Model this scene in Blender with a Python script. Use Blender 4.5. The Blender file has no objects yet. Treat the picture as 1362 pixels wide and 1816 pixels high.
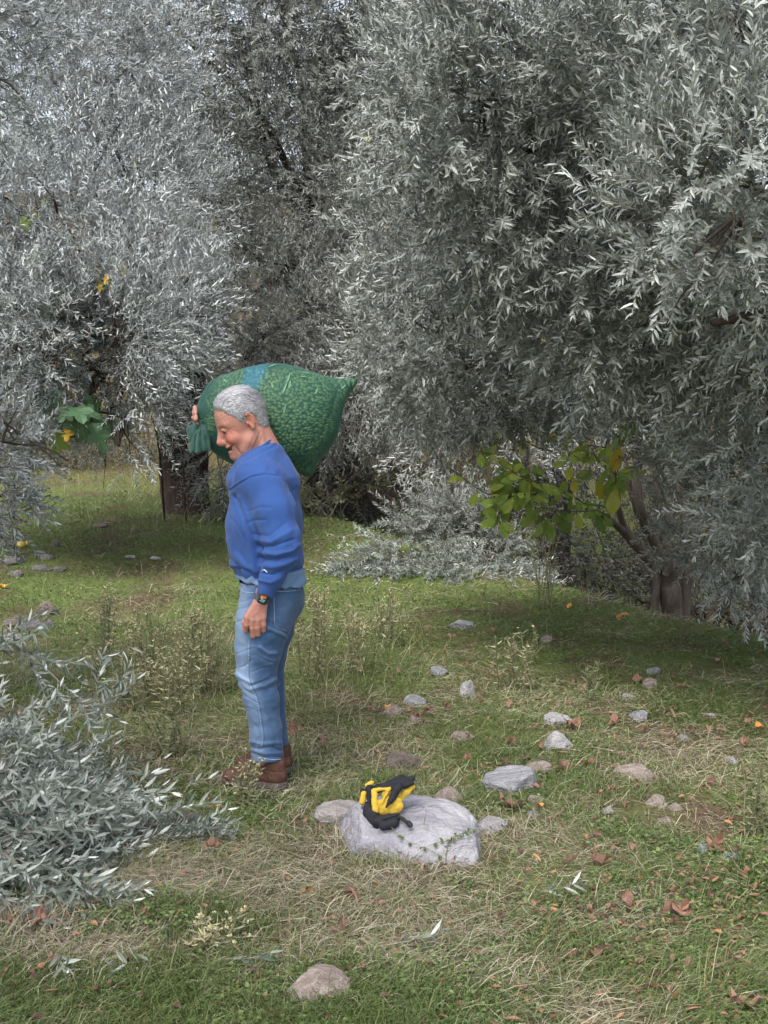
import bpy, math, random
import numpy as np
from mathutils import Vector, Matrix
from mathutils.bvhtree import BVHTree

# ------------------------------------------------------------ camera, sky, sun, exposure
FPX, CX, CY, HZ = 2200.0, 681.0, 908.0, 737.0          # focal length and centre in photograph pixels
CAMZ = 1.53
PITCH = math.atan((CY - HZ) / FPX)
scene = bpy.context.scene
cam_data = bpy.data.cameras.new("Camera")
cam = bpy.data.objects.new("Camera", cam_data)
scene.collection.objects.link(cam)
scene.camera = cam
cam_data.sensor_fit = 'VERTICAL'
cam_data.sensor_height = 24.0
cam_data.lens = 24.0 * FPX / 1816.0
cam_data.clip_start, cam_data.clip_end = 0.05, 2000
cam.location = (0, 0, CAMZ)
cam.rotation_euler = (math.radians(90) - PITCH, 0, 0)

SUN_EL, SUN_AZ = math.radians(52), math.radians(208)    # high, a little behind and left of the camera
world = bpy.data.worlds.new("World"); scene.world = world; world.use_nodes = True
wn = world.node_tree.nodes; wl = world.node_tree.links
wn.clear()
sky = wn.new('ShaderNodeTexSky'); sky.sky_type = 'NISHITA'; sky.sun_disc = False
sky.sun_elevation = SUN_EL; sky.sun_rotation = SUN_AZ
sky.dust_density = 3.0; sky.air_density = 1.0
hs = wn.new('ShaderNodeHueSaturation'); hs.inputs['Saturation'].default_value = 0.42
bg = wn.new('ShaderNodeBackground'); bg.inputs[1].default_value = 0.14
wo = wn.new('ShaderNodeOutputWorld')
wl.new(sky.outputs[0], hs.inputs['Color']); wl.new(hs.outputs[0], bg.inputs[0]); wl.new(bg.outputs[0], wo.inputs[0])
sd = bpy.data.lights.new("Sun", 'SUN'); sd.energy = 2.3; sd.angle = math.radians(26); sd.color = (1.0, 0.96, 0.9)
sun = bpy.data.objects.new("Sun", sd); scene.collection.objects.link(sun)
_s = Vector((math.sin(SUN_AZ) * math.cos(SUN_EL), math.cos(SUN_AZ) * math.cos(SUN_EL), math.sin(SUN_EL)))
sun.rotation_euler = _s.to_track_quat('Z', 'Y').to_euler()
scene.view_settings.view_transform = 'Standard'; scene.view_settings.look = 'None'
scene.view_settings.exposure = 1.42; scene.view_settings.gamma = 1.0
scene.cycles.max_bounces = 5; scene.cycles.diffuse_bounces = 3; scene.cycles.glossy_bounces = 2
scene.cycles.use_denoising = True
scene.cycles.denoiser = 'OPENIMAGEDENOISE'; scene.cycles.denoising_input_passes = 'RGB_ALBEDO_NORMAL'; scene.cycles.denoising_prefilter = 'ACCURATE'

rng = np.random.default_rng(11); random.seed(5)
COL = scene.collection

# ------------------------------------------------------------ projection
cp, sp = math.cos(PITCH), math.sin(PITCH)
def ray(px, py):
    a = (px - CX) / FPX; b = (CY - py) / FPX
    return np.array([a, cp + b * sp, -sp + b * cp])
def at(px, py, Y):
    r = ray(px, py); t = Y / r[1]
    return np.array([0, 0, CAMZ]) + r * t
def proj(P):
    x = P[..., 0]; y = P[..., 1]; z = P[..., 2] - CAMZ
    d = y * cp - z * sp; u = y * sp + z * cp
    return CX + FPX * x / d, CY - FPX * u / d

# ------------------------------------------------------------ noise
def _h(ix, iy, iz, seed):
    n = (ix * 73856093) ^ (iy * 19349663) ^ (iz * 83492791) ^ (seed * 2654435761 & 0x7fffffff)
    n = n & 0xffffffff
    n = ((n ^ (n >> 13)) * 1274126177) & 0xffffffff
    n = ((n ^ (n >> 16)) * 668265263) & 0xffffffff
    return ((n ^ (n >> 15)) & 0xffff) / 65535.0
def vn(P, s=1.0, seed=0):
    Q = np.asarray(P, dtype=np.float64) * s
    I = np.floor(Q).astype(np.int64); f = Q - I; f = f * f * (3 - 2 * f)
    x, y, z = I[..., 0], I[..., 1], I[..., 2]; u, v, w = f[..., 0], f[..., 1], f[..., 2]
    r = 0
    for a in (0, 1):
        for b in (0, 1):
            for c in (0, 1):
                wt = (u if a else 1 - u) * (v if b else 1 - v) * (w if c else 1 - w)
                r = r + wt * _h(x + a, y + b, z + c, seed)
    return r
def fbm(P, s=1.0, seed=0, oct=3):
    r = 0; a = 0.5; t = 0
    for i in range(oct):
        r = r + a * vn(P, s, seed + i); t += a; a *= 0.5; s *= 2.1
    return r / t
def sst(x, a, b):
    t = np.clip((x - a) / (b - a), 0, 1); return t * t * (3 - 2 * t)

# ------------------------------------------------------------ terrain height
def gz(x, y):
    x = np.asarray(x, float); y = np.asarray(y, float)
    z = 0.06 * np.maximum(y - 8, 0) * sst(y, 8, 12)
    z = z + 0.27 * np.maximum(y - 20, 0) * sst(y, 20, 26) * (1 - 0.5 * sst(y, 40, 90))
    s = (x - 1.3) * 0.851 + (y - 10.9) * 0.526
    z = z - 1.0 * sst(s, -0.15, 1.1) * (1 - sst(y, 13, 19)) * sst(x, -1.2, 1.0)
    P = np.stack([x, y, np.zeros_like(x)], -1)
    z = z + (fbm(P, 0.9, 3) - 0.5) * 0.07 + (vn(P, 3.1, 9) - 0.5) * 0.03
    return z
def gat(px, py):
    """ground point seen at a pixel"""
    r = ray(px, py); t0 = 1.0
    for i in range(2500):
        t = 1.5 + i * 0.02
        p = np.array([0, 0, CAMZ]) + r * t
        if p[2] < float(gz(p[0], p[1])): return p
    return p

# ------------------------------------------------------------ object helpers
def tag(o, label=None, cat=None, group=None, kind=None):
    if label: o['label'] = label
    if cat: o['category'] = cat
    if group: o['group'] = group
    if kind: o['kind'] = kind
    return o
def link(name, me, mats=(), parent=None):
    o = bpy.data.objects.new(name, me); COL.objects.link(o)
    for m in mats: me.materials.append(m)
    if parent is not None:
        o.parent = parent
        o.matrix_parent_inverse = Matrix.Translation(-Vector(parent.location))
    return o
def empty(name, loc):
    o = bpy.data.objects.new(name, None); COL.objects.link(o); o.location = Vector(loc); o.empty_display_size = .1
    return o
def npmesh(name, V, T=None, Q=None, smooth=False, fattr=None, vattr=None, mi=None):
    """mesh from arrays: T tris, Q quads; fattr per-face floats (tris first)"""
    me = bpy.data.meshes.new(name)
    V = np.asarray(V, np.float32)
    parts = []; sizes = []
    if T is not None and len(T): parts.append(np.asarray(T, np.int32).ravel()); sizes.append(np.full(len(T), 3, np.int32))
    if Q is not None and len(Q): parts.append(np.asarray(Q, np.int32).ravel()); sizes.append(np.full(len(Q), 4, np.int32))
    L = np.concatenate(parts); S = np.concatenate(sizes)
    me.vertices.add(len(V)); me.vertices.foreach_set('co', V.ravel())
    me.loops.add(len(L)); me.loops.foreach_set('vertex_index', L)
    me.polygons.add(len(S))
    st = np.zeros(len(S), np.int32); st[1:] = np.cumsum(S)[:-1]
    me.polygons.foreach_set('loop_start', st)
    if mi is not None: me.polygons.foreach_set('material_index', np.asarray(mi, np.int32))
    if smooth: me.polygons.foreach_set('use_smooth', np.ones(len(S), bool))
    else: me.polygons.foreach_set('use_smooth', np.zeros(len(S), bool))
    if fattr is not None:
        for k, v in fattr.items():
            a = me.attributes.new(k, 'FLOAT', 'FACE'); a.data.foreach_set('value', np.asarray(v, np.float32))
    if vattr is not None:
        for k, v in vattr.items():
            v = np.asarray(v, np.float32)
            if v.ndim == 1:
                a = me.attributes.new(k, 'FLOAT', 'POINT'); a.data.foreach_set('value', v)
            else:
                a = me.attributes.new(k, 'FLOAT_COLOR', 'POINT')
                c = np.ones((len(v), 4), np.float32); c[:, :3] = v; a.data.foreach_set('color', c.ravel())
    me.update(calc_edges=True)
    return me

class Bag:
    """collects vertices / tris / quads with a per-face value and material index"""
    def __init__(s): s.V = []; s.T = []; s.Q = []; s.n = 0; s.tr = []; s.qr = []; s.tm = []; s.qm = []
    def add(s, V, T=None, Q=None, r=0.5, m=0):
        V = np.asarray(V, float).reshape(-1, 3)
        if T is not None and len(T):
            T = np.asarray(T); s.T.append(T + s.n); s.tr.append(np.broadcast_to(r, len(T)) if np.ndim(r) == 0 else r[:len(T)]); s.tm.append(np.full(len(T), m))
        if Q is not None and len(Q):
            Q = np.asarray(Q); s.Q.append(Q + s.n); s.qr.append(np.broadcast_to(r, len(Q)) if np.ndim(r) == 0 else r[-len(Q):]); s.qm.append(np.full(len(Q), m))
        s.V.append(V); s.n += len(V)
    def mesh(s, name, smooth=False):
        c = lambda L: np.concatenate(L) if L else np.zeros((0,))
        T = np.concatenate(s.T) if s.T else None; Q = np.concatenate(s.Q) if s.Q else None
        return npmesh(name, np.concatenate(s.V), T, Q, smooth, {'rnd': np.concatenate([c(s.tr), c(s.qr)])}, None, np.concatenate([c(s.tm), c(s.qm)]).astype(np.int32))

def tube(pts, radii, n=6, cap=True):
    """tube along a polyline -> V, Q"""
    pts = np.asarray(pts, float); m = len(pts)
    radii = np.broadcast_to(radii, m) if np.ndim(radii) == 0 else np.asarray(radii, float)
    tn = np.gradient(pts, axis=0); tn /= np.linalg.norm(tn, axis=1)[:, None] + 1e-9
    ref = np.array([0, 0, 1.0]) if abs(tn[0][2]) < 0.9 else np.array([1.0, 0, 0])
    u = np.cross(tn[0], ref); u /= np.linalg.norm(u); U = [u]
    for i in range(1, m):
        u = U[-1] - tn[i] * np.dot(U[-1], tn[i]); u /= np.linalg.norm(u) + 1e-9; U.append(u)
    U = np.array(U); W = np.cross(tn, U)
    a = np.arange(n) * 2 * math.pi / n
    V = pts[:, None, :] + radii[:, None, None] * (np.cos(a)[None, :, None] * U[:, None, :] + np.sin(a)[None, :, None] * W[:, None, :])
    V = V.reshape(-1, 3)
    i = np.arange(m - 1)[:, None] * n; j = np.arange(n)[None, :]; k = (j + 1) % n
    Q = np.stack([i + j, i + k, i + n + k, i + n + j], -1).reshape(-1, 4)
    if cap and m > 1:
        for base, c in ((0, pts[0]), ((m - 1) * n, pts[-1])):
            ci = len(V); V = np.vstack([V, c])
            jj = np.arange(0, n, 2)
            Q = np.vstack([Q, np.stack([np.full(len(jj), ci), base + jj, base + (jj + 1) % n, base + (jj + 2) % n], -1)])
    return V, Q
def spline(pts, n):
    pts = np.asarray(pts, float); m = len(pts)
    P = np.vstack([2 * pts[0] - pts[1], pts, 2 * pts[-1] - pts[-2]])
    out = []
    for k in range(n):
        t = k / (n - 1) * (m - 1); i = min(int(t), m - 2); f = t - i
        p0, p1, p2, p3 = P[i], P[i + 1], P[i + 2], P[i + 3]
        out.append(0.5 * ((2 * p1) + (-p0 + p2) * f + (2 * p0 - 5 * p1 + 4 * p2 - p3) * f * f + (-p0 + 3 * p1 - 3 * p2 + p3) * f ** 3))
    return np.array(out)

# ------------------------------------------------------------ signed-distance modelling
class SDF:
    def __init__(s, lo, hi, h):
        lo, hi = np.minimum(lo, hi), np.maximum(lo, hi)
        s.lo = np.array(lo, float); s.h = h
        s.n = np.ceil((np.array(hi) - s.lo) / h).astype(int) + 1
        s.D = np.full(s.n, 10.0, np.float32)
    def _sl(s, lo, hi):
        a = np.clip(np.floor((np.array(lo) - s.lo) / s.h).astype(int), 0, s.n)
        b = np.clip(np.ceil((np.array(hi) - s.lo) / s.h).astype(int) + 1, 0, s.n)
        g = [s.lo[i] + s.h * np.arange(a[i], b[i], dtype=np.float32) for i in range(3)]
        return (slice(a[0], b[0]), slice(a[1], b[1]), slice(a[2], b[2])), g[0][:, None, None], g[1][None, :, None], g[2][None, None, :]
    def _op(s, sl, d, k, sub):
        A = s.D[sl]
        if A.size == 0: return
        if sub: B = -d; hh = np.maximum(k - np.abs(A - B), 0) / max(k, 1e-6); s.D[sl] = np.maximum(A, B) + hh * hh * k * .25
        else: hh = np.maximum(k - np.abs(A - d), 0) / max(k, 1e-6); s.D[sl] = np.minimum(A, d) - hh * hh * k * .25
    def cone(s, a, b, ra, rb, k=0.01, sub=False, sc=(1, 1, 1)):
        a = np.asarray(a, float); b = np.asarray(b, float); sc = np.array(sc, float); R = max(ra, rb) * sc + k + 2 * s.h
        sl, X, Y, Z = s._sl(np.minimum(a, b) - R, np.maximum(a, b) + R)
        A = a / sc; B = b / sc; ba = B - A; L2 = max(float(ba @ ba), 1e-12)
        x = X / sc[0] - A[0]; y = Y / sc[1] - A[1]; z = Z / sc[2] - A[2]
        t = np.clip((x * ba[0] + y * ba[1] + z * ba[2]) / L2, 0, 1)
        d = np.sqrt((x - t * ba[0]) ** 2 + (y - t * ba[1]) ** 2 + (z - t * ba[2]) ** 2) - (ra + (rb - ra) * t)
        s._op(sl, d, k, sub)
    def ell(s, c, r, k=0.01, sub=False, R=None):
        c = np.asarray(c, float); r = np.array(r, float); M = r.max() + k + 2 * s.h
        sl, X, Y, Z = s._sl(c - M, c + M)
        x = X - c[0]; y = Y - c[1]; z = Z - c[2]
        if R is not None:   # columns of R are the local axes
            R = np.asarray(R); x, y, z = (R[0, 0] * x + R[1, 0] * y + R[2, 0] * z, R[0, 1] * x + R[1, 1] * y + R[2, 1] * z, R[0, 2] * x + R[1, 2] * y + R[2, 2] * z)
        k0 = np.sqrt((x / r[0]) ** 2 + (y / r[1]) ** 2 + (z / r[2]) ** 2)
        k1 = np.sqrt((x / r[0] ** 2) ** 2 + (y / r[1] ** 2) ** 2 + (z / r[2] ** 2) ** 2) + 1e-9
        s._op(sl, k0 * (k0 - 1) / k1, k, sub)
    def box(s, c, hx, rnd=0.005, k=0.005, sub=False, R=None):
        c = np.asarray(c, float); hx = np.array(hx, float); M = np.linalg.norm(hx) + k + 2 * s.h
        sl, X, Y, Z = s._sl(c - M, c + M)
        x = X - c[0]; y = Y - c[1]; z = Z - c[2]
        if R is not None:
            R = np.asarray(R); x, y, z = (R[0, 0] * x + R[1, 0] * y + R[2, 0] * z, R[0, 1] * x + R[1, 1] * y + R[2, 1] * z, R[0, 2] * x + R[1, 2] * y + R[2, 2] * z)
        qx = np.abs(x) - hx[0] + rnd; qy = np.abs(y) - hx[1] + rnd; qz = np.abs(z) - hx[2] + rnd
        d = np.sqrt(np.maximum(qx, 0) ** 2 + np.maximum(qy, 0) ** 2 + np.maximum(qz, 0) ** 2) + np.minimum(np.maximum(qx, np.maximum(qy, qz)), 0) - rnd
        s._op(sl, d, k, sub)
    def plane(s, p, n):     # cut away everything on the side the normal points to
        n = np.array(n, float); n /= np.linalg.norm(n)
        sl, X, Y, Z = s._sl(s.lo - 1, s.lo + s.n * s.h + 1)
        d = (X - p[0]) * n[0] + (Y - p[1]) * n[1] + (Z - p[2]) * n[2]
        s.D = np.maximum(s.D, d.astype(np.float32))
    def extract(s):
        D = s.D; ins = D < 0
        nx, ny, nz = D.shape
        cnt = np.zeros((nx - 1, ny - 1, nz - 1), np.uint8)
        for a in (0, 1):
            for b in (0, 1):
                for c in (0, 1): cnt += ins[a:nx - 1 + a, b:ny - 1 + b, c:nz - 1 + c]
        act = (cnt > 0) & (cnt < 8)
        I = np.argwhere(act); idx = np.full(act.shape, -1, np.int32); idx[act] = np.arange(len(I))
        acc = np.zeros((len(I), 3)); num = np.zeros(len(I))
        corners = [(a, b, c) for a in (0, 1) for b in (0, 1) for c in (0, 1)]
        val = {c: D[I[:, 0] + c[0], I[:, 1] + c[1], I[:, 2] + c[2]].astype(float) for c in corners}
        for c in corners:
            for ax in range(3):
                if c[ax]: continue
                e = list(c); e[ax] = 1; e = tuple(e)
                v0, v1 = val[c], val[e]; m = (v0 < 0) != (v1 < 0)
                t = np.where(m, v0 / np.where(m, v0 - v1, 1), 0); t = np.clip(t, 0.02, 0.98)
                p = np.tile(np.array(c, float), (len(I), 1)); p[:, ax] = t
                acc += p * m[:, None]; num += m
        V = (I + acc / num[:, None]) * s.h + s.lo
        Q = []
        for ax in range(3):
            o1, o2 = [(1, 2), (2, 0), (0, 1)][ax]
            sl0 = [slice(None)] * 3; sl1 = [slice(None)] * 3
            sl0[ax] = slice(0, -1); sl1[ax] = slice(1, None)
            a, b = ins[tuple(sl0)], ins[tuple(sl1)]
            E = np.argwhere(a != b)
            ok = np.ones(len(E), bool)
            for o in (o1, o2): ok &= (E[:, o] > 0) & (E[:, o] < D.shape[o] - 1)
            E = E[ok]; fl = a[E[:, 0], E[:, 1], E[:, 2]]
            def cell(d1, d2):
                F = E.copy(); F[:, o1] += d1; F[:, o2] += d2
                return idx[F[:, 0], F[:, 1], F[:, 2]]
            q = np.stack([cell(-1, -1), cell(0, -1), cell(0, 0), cell(-1, 0)], -1)
            q[~fl] = q[~fl][:, ::-1]; Q.append(q)
        Q = np.concatenate(Q); Q = Q[(Q >= 0).all(1)]
        return V, Q
def keep_big(V, Q):
    lab = np.arange(len(V))
    for _ in range(400):
        m = lab[Q].min(1); new = lab.copy(); np.minimum.at(new, Q.ravel(), np.repeat(m, 4)); new = new[new]
        if (new == lab).all(): break
        lab = new
    u, c = np.unique(lab, return_counts=True); k = lab == u[c.argmax()]
    re = np.cumsum(k) - 1; Q = Q[k[Q].all(1)]
    return V[k], re[Q]
def vnormals(V, Q):
    n = np.cross(V[Q[:, 2]] - V[Q[:, 0]], V[Q[:, 3]] - V[Q[:, 1]])
    N = np.zeros_like(V)
    for i in range(4): np.add.at(N, Q[:, i], n)
    return N / (np.linalg.norm(N, axis=1)[:, None] + 1e-12)
def smooth_v(V, Q, it=2, f=0.5):
    E = np.concatenate([Q[:, [0, 1]], Q[:, [1, 2]], Q[:, [2, 3]], Q[:, [3, 0]]])
    for _ in range(it):
        A = np.zeros_like(V); c = np.zeros(len(V))
        np.add.at(A, E[:, 0], V[E[:, 1]]); np.add.at(c, E[:, 0], 1)
        np.add.at(A, E[:, 1], V[E[:, 0]]); np.add.at(c, E[:, 1], 1)
        V = V * (1 - f) + f * A / np.maximum(c, 1)[:, None]
    return V
def seg_dist(px, py, line):
    best = np.full(px.shape, 1e9)
    for (x0, y0), (x1, y1) in zip(line[:-1], line[1:]):
        dx, dy = x1 - x0, y1 - y0
        t = np.clip(((px - x0) * dx + (py - y0) * dy) / (dx * dx + dy * dy + 1e-9), 0, 1)
        best = np.minimum(best, np.hypot(px - x0 - t * dx, py - y0 - t * dy))
    return best
def folds(V, Q, strokes, facing=True):
    """raise / sink the cloth along creases that were measured on the photograph; strokes: (polyline, width px, height mm)"""
    N = vnormals(V, Q); px, py = proj(V); d = np.zeros(len(V))
    for line, w, amp in strokes:
        xs = [p[0] for p in line]; ys = [p[1] for p in line]; m = 3 * w
        k = (px > min(xs) - m) & (px < max(xs) + m) & (py > min(ys) - m) & (py < max(ys) + m)
        if facing: k &= N[:, 1] < 0.15
        q = seg_dist(px[k], py[k], line); d[k] += amp * 0.001 * (np.exp(-(q / w) ** 2) if amp > 0 else (.35 * np.exp(-(q / w) ** 2) + .75 * np.exp(-q / (.62 * w))))
    return V + N * d[:, None]

# ------------------------------------------------------------ materials
class M:
    def __init__(s, name):
        s.m = bpy.data.materials.new(name); s.m.use_nodes = True; s.t = s.m.node_tree; s.N = s.t.nodes; s.L = s.t.links
        s.N.clear(); s.out = s.N.new('ShaderNodeOutputMaterial'); s.b = s.N.new('ShaderNodeBsdfPrincipled')
        s.L.new(s.b.outputs[0], s.out.inputs[0])
    def set(s, node, key, v):
        if isinstance(v, bpy.types.NodeSocket): s.L.new(v, node.inputs[key])
        else:
            if isinstance(v, tuple) and len(v) == 3 and node.inputs[key].type == 'RGBA': v = (*v, 1)
            node.inputs[key].default_value = v
    def n(s, typ, outk=0, **kw):
        nd = s.N.new('ShaderNode' + typ)
        for k, v in kw.items():
            if k.startswith('_'): setattr(nd, k[1:], v)
            else:
                key = int(k[1:]) if k[0] == 'i' and k[1:].isdigit() else k.replace('__', ' ')
                s.set(nd, key, v)
        return nd.outputs[outk]
    def obj(s): return s.n('TexCoord', 'Object')
    def noise(s, vec, scale, detail=3, rough=.55, dist=0): return s.n('TexNoise', 0, Vector=vec, Scale=scale, Detail=detail, Roughness=rough, Distortion=dist)
    def ramp(s, fac, stops, interp='LINEAR'):
        nd = s.N.new('ShaderNodeValToRGB'); s.L.new(fac, nd.inputs[0]); cr = nd.color_ramp; cr.interpolation = interp
        while len(cr.elements) < len(stops): cr.elements.new(0.5)
        for e, (p, c) in zip(cr.elements, stops):
            e.position = p; e.color = (*c, 1) if len(c) == 3 else c
        return nd.outputs[0]
    def mix(s, fac, a, b, mode='MIX'):
        nd = s.N.new('ShaderNodeMix'); nd.data_type = 'RGBA'; nd.blend_type = mode
        s.set(nd, 0, fac); s.set(nd, 6, a); s.set(nd, 7, b); return nd.outputs[2]
    def math(s, op, a, b=0.0):
        nd = s.N.new('ShaderNodeMath'); nd.operation = op; s.set(nd, 0, a); s.set(nd, 1, b); return nd.outputs[0]
    def attr(s, name, out='Fac'):
        nd = s.N.new('ShaderNodeAttribute'); nd.attribute_name = name; return nd.outputs[out]
    def bump(s, h, strength=.3, dist=.01, normal=None):
        kw = dict(Height=h, Strength=strength, Distance=dist)
        if normal is not None: kw['Normal'] = normal
        return s.n('Bump', 0, **kw)
    def fin(s, col, rough=.7, normal=None, spec=.5, **kw):
        s.set(s.b, 'Base Color', col); s.set(s.b, 'Roughness', rough); s.b.inputs['Specular IOR Level'].default_value = spec
        if normal is not None: s.set(s.b, 'Normal', normal)
        for k, v in kw.items(): s.set(s.b, k.replace('__', ' '), v)
        return s.m

def leaf_mat(name, top, back, rough=.5, spec=.5, trans=0.0, tcol=(.2, .3, .05)):
    m = M(name); r = m.attr('rnd')
    c = m.ramp(r, top); b = m.ramp(r, back)
    bf = m.n('NewGeometry', 'Backfacing')
    m.fin(m.mix(bf, c, b), rough, spec=spec)
    if trans > 0:
        tr = m.n('BsdfTranslucent', 0, Color=c); mx = m.n('MixShader', 0, i0=trans)
        nd = mx.node; m.L.new(m.b.outputs[0], nd.inputs[1]); m.L.new(tr, nd.inputs[2]); m.L.new(nd.outputs[0], m.out.inputs[0])
    return m.m
olive_top = [(0, (.08, .092, .082)), (.5, (.185, .202, .185)), (.95, (.38, .40, .385)), (1, (.34, .33, .16))]
silver_top = [(0, (.10, .115, .12)), (.5, (.20, .22, .225)), (.95, (.36, .38, .39)), (1, (.32, .32, .18))]
olive_back = [(0, (.30, .33, .32)), (1, (.47, .50, .50))]
MAT_olive = leaf_mat('olive_leaf', olive_top, olive_back, .42, .6)
MAT_silver = leaf_mat('olive_leaf_silver', silver_top, [(0, (.33, .36, .37)), (1, (.52, .55, .56))], .42, .6)
MAT_dark_leaf = leaf_mat('shade_leaf', [(0, (.012, .015, .012)), (1, (.035, .04, .032))], [(0, (.03, .035, .03)), (1, (.07, .075, .065))], .5, .4)  # near-black leaf colour stands in for shade in the hollow and under trees
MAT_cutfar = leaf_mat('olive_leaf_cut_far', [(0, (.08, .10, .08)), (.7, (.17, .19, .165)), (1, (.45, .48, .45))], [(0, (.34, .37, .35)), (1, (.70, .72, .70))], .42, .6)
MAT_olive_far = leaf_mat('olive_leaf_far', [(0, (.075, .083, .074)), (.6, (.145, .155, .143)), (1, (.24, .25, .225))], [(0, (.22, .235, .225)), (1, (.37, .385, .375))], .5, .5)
MAT_cut = leaf_mat('olive_leaf_cut', [(0, (.07, .095, .07)), (.5, (.165, .195, .16)), (1, (.40, .43, .39))], [(0, (.42, .45, .42)), (1, (.66, .68, .65))], .45, .6)
MAT_fig = leaf_mat('broad_leaf', [(0, (.09, .16, .04)), (.45, (.22, .31, .055)), (.75, (.36, .42, .08)), (.86, (.42, .38, .06)), (1, (.6, .36, .04))], [(0, (.14, .2, .12)), (.5, (.24, .32, .12)), (1, (.5, .38, .08))], .5, .45, .35)
MAT_grass = leaf_mat('grass_blade', [(0, (.08, .115, .03)), (.3, (.14, .20, .06)), (.55, (.22, .28, .10)), (.68, (.28, .28, .14)), (.8, (.38, .35, .22)), (1, (.52, .47, .33))], [(0, (.07, .11, .03)), (.6, (.18, .21, .08)), (1, (.45, .4, .27))], .6, .3, .2)
MAT_clover = leaf_mat('ground_cover_leaf', [(0, (.05, .09, .025)), (.6, (.11, .17, .045)), (1, (.19, .25, .08))], [(0, (.07, .13, .05)), (1, (.16, .2, .09))], .55, .4, .15)
MAT_dry = leaf_mat('dry_leaf', [(0, (.06, .03, .02)), (.4, (.14, .07, .045)), (.8, (.24, .13, .09)), (1, (.34, .17, .07))], [(0, (.16, .09, .065)), (1, (.34, .21, .15))], .6, .4)
MAT_straw = leaf_mat('straw', [(0, (.08, .055, .035)), (.35, (.2, .155, .105)), (.7, (.36, .31, .21)), (1, (.55, .5, .37))], [(0, (.12, .09, .06)), (1, (.48, .43, .31))], .6, .3)
MAT_weed = leaf_mat('weed_stem', [(0, (.09, .11, .05)), (.5, (.17, .17, .09)), (.75, (.25, .21, .13)), (1, (.50, .44, .24))], [(0, (.1, .12, .06)), (1, (.6, .56, .34))], .6, .3)
def bark_mat(name, c0, c1, c2):
    m = M(name); v = m.obj()
    st = m.n('Mapping', 0, Vector=v, Scale=(1, 1, .25))
    a = m.noise(st, 18, 6, .65, .5); b = m.noise(v, 3, 3)
    c = m.ramp(a, [(.3, c0), (.55, c1), (.8, c2)]); c = m.mix(m.math('MULTIPLY', b, .4), c, c1)
    return m.fin(c, .85, m.bump(a, .9, .02), spec=.25)
MAT_bark = bark_mat('olive_bark', (.018, .012, .010), (.055, .038, .032), (.13, .10, .085))
MAT_bark2 = bark_mat('smooth_bark', (.05, .038, .03), (.10, .08, .066), (.19, .16, .14))
MAT_twig = bark_mat('twig_bark', (.12, .10, .085), (.22, .20, .17), (.34, .31, .28))
MAT_figs = leaf_mat('fig_leaf', [(0, (.05, .11, .06)), (.4, (.09, .17, .07)), (.7, (.22, .28, .07)), (.85, (.5, .40, .06)), (1, (.6, .36, .04))], [(0, (.12, .17, .12)), (.5, (.2, .26, .12)), (1, (.5, .38, .08))], .55, .4, .2)  # darker, bluer variant of the broad-leaf greens, with shade put into the colour

# ------------------------------------------------------------ leaves and twigs
HEX_V = np.array([[0, 0, 0], [.28, .5, .16], [.68, .42, .12], [1, 0, -.12], [.68, -.42, .12], [.28, -.5, .16]])
HEX_Q = np.array([[0, 3, 2, 1], [0, 5, 4, 3]])
NEAR_V = np.array([[0, 0, 0], [.25, .5, .14], [.62, .5, .06], [1, 0, -.5], [.62, -.5, .06], [.25, -.5, .14], [.27, 0, .03], [.64, 0, -.09]])
NEAR_T = np.array([[0, 6, 1], [2, 7, 3], [0, 5, 6], [7, 4, 3]]); NEAR_Q = np.array([[1, 6, 7, 2], [6, 5, 4, 7]])
def frames(d, nrm):
    d = d / (np.linalg.norm(d, axis=1)[:, None] + 1e-9)
    s = np.cross(nrm, d); s /= np.linalg.norm(s, axis=1)[:, None] + 1e-9
    return d, s, np.cross(d, s)
def leaves(P, d, nrm, L, W, near=False):
    """instanced leaf blades: positions, directions, normals, lengths, widths"""
    d, s, n = frames(d, nrm); tv = NEAR_V if near else HEX_V
    V = P[:, None] + tv[None, :, 0, None] * L[:, None, None] * d[:, None] + tv[None, :, 1, None] * W[:, None, None] * s[:, None] + tv[None, :, 2, None] * W[:, None, None] * n[:, None]
    m = len(P); off = (np.arange(m) * len(tv))[:, None, None]
    Q = ((NEAR_Q if near else HEX_Q)[None] + off).reshape(-1, 4)
    T = (NEAR_T[None] + off).reshape(-1, 3) if near else None
    return V.reshape(-1, 3), T, Q
def rnorm(n): 
    v = rng.normal(size=(n, 3)); return v / np.linalg.norm(v, axis=1)[:, None]
def twig_template(L=.3, nl=26, leafL=.06, ratio=.19, curl=.25, near=False, flat=0.0, stemr=.0016):
    """returns leaf V,T,Q and stem V,Q along +x; nl leaves in opposite pairs"""
    c1, c2 = rng.uniform(-curl, curl, 2)
    f = lambda t: np.stack([t * L, c1 * L * t ** 2, c2 * L * t ** 2], -1)
    ts = np.repeat(np.linspace(.12, 1, nl // 2), 2)
    P = f(ts); ang = (np.arange(nl) % 2) * math.pi + (np.arange(nl) // 2) * (math.pi / 2) + rng.normal(0, .35, nl)
    op = np.radians(rng.uniform(28, 62, nl)) * (1 - .55 * (ts > .93))
    d = np.stack([np.cos(op), np.sin(op) * np.cos(ang), np.sin(op) * np.sin(ang)], -1)
    d[:, 2] -= .03
    nrm = np.array([1.0, 0, 0]) * 1.0 - d * 0 + rng.normal(0, .35, (nl, 3)) + np.array([0, 0, .35])
    Ls = leafL * rng.uniform(.65, 1.15, nl) * (1 - .25 * (ts > .9)); Ws = Ls * ratio * rng.uniform(.85, 1.2, nl)
    V, T, Q = leaves(P, d, nrm, Ls, Ws, near)
    sv, sq = tube(f(np.linspace(0, 1, 5)), np.linspace(stemr, stemr * .5, 5), 3, False)
    return V, T, Q, sv, sq, nl
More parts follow.
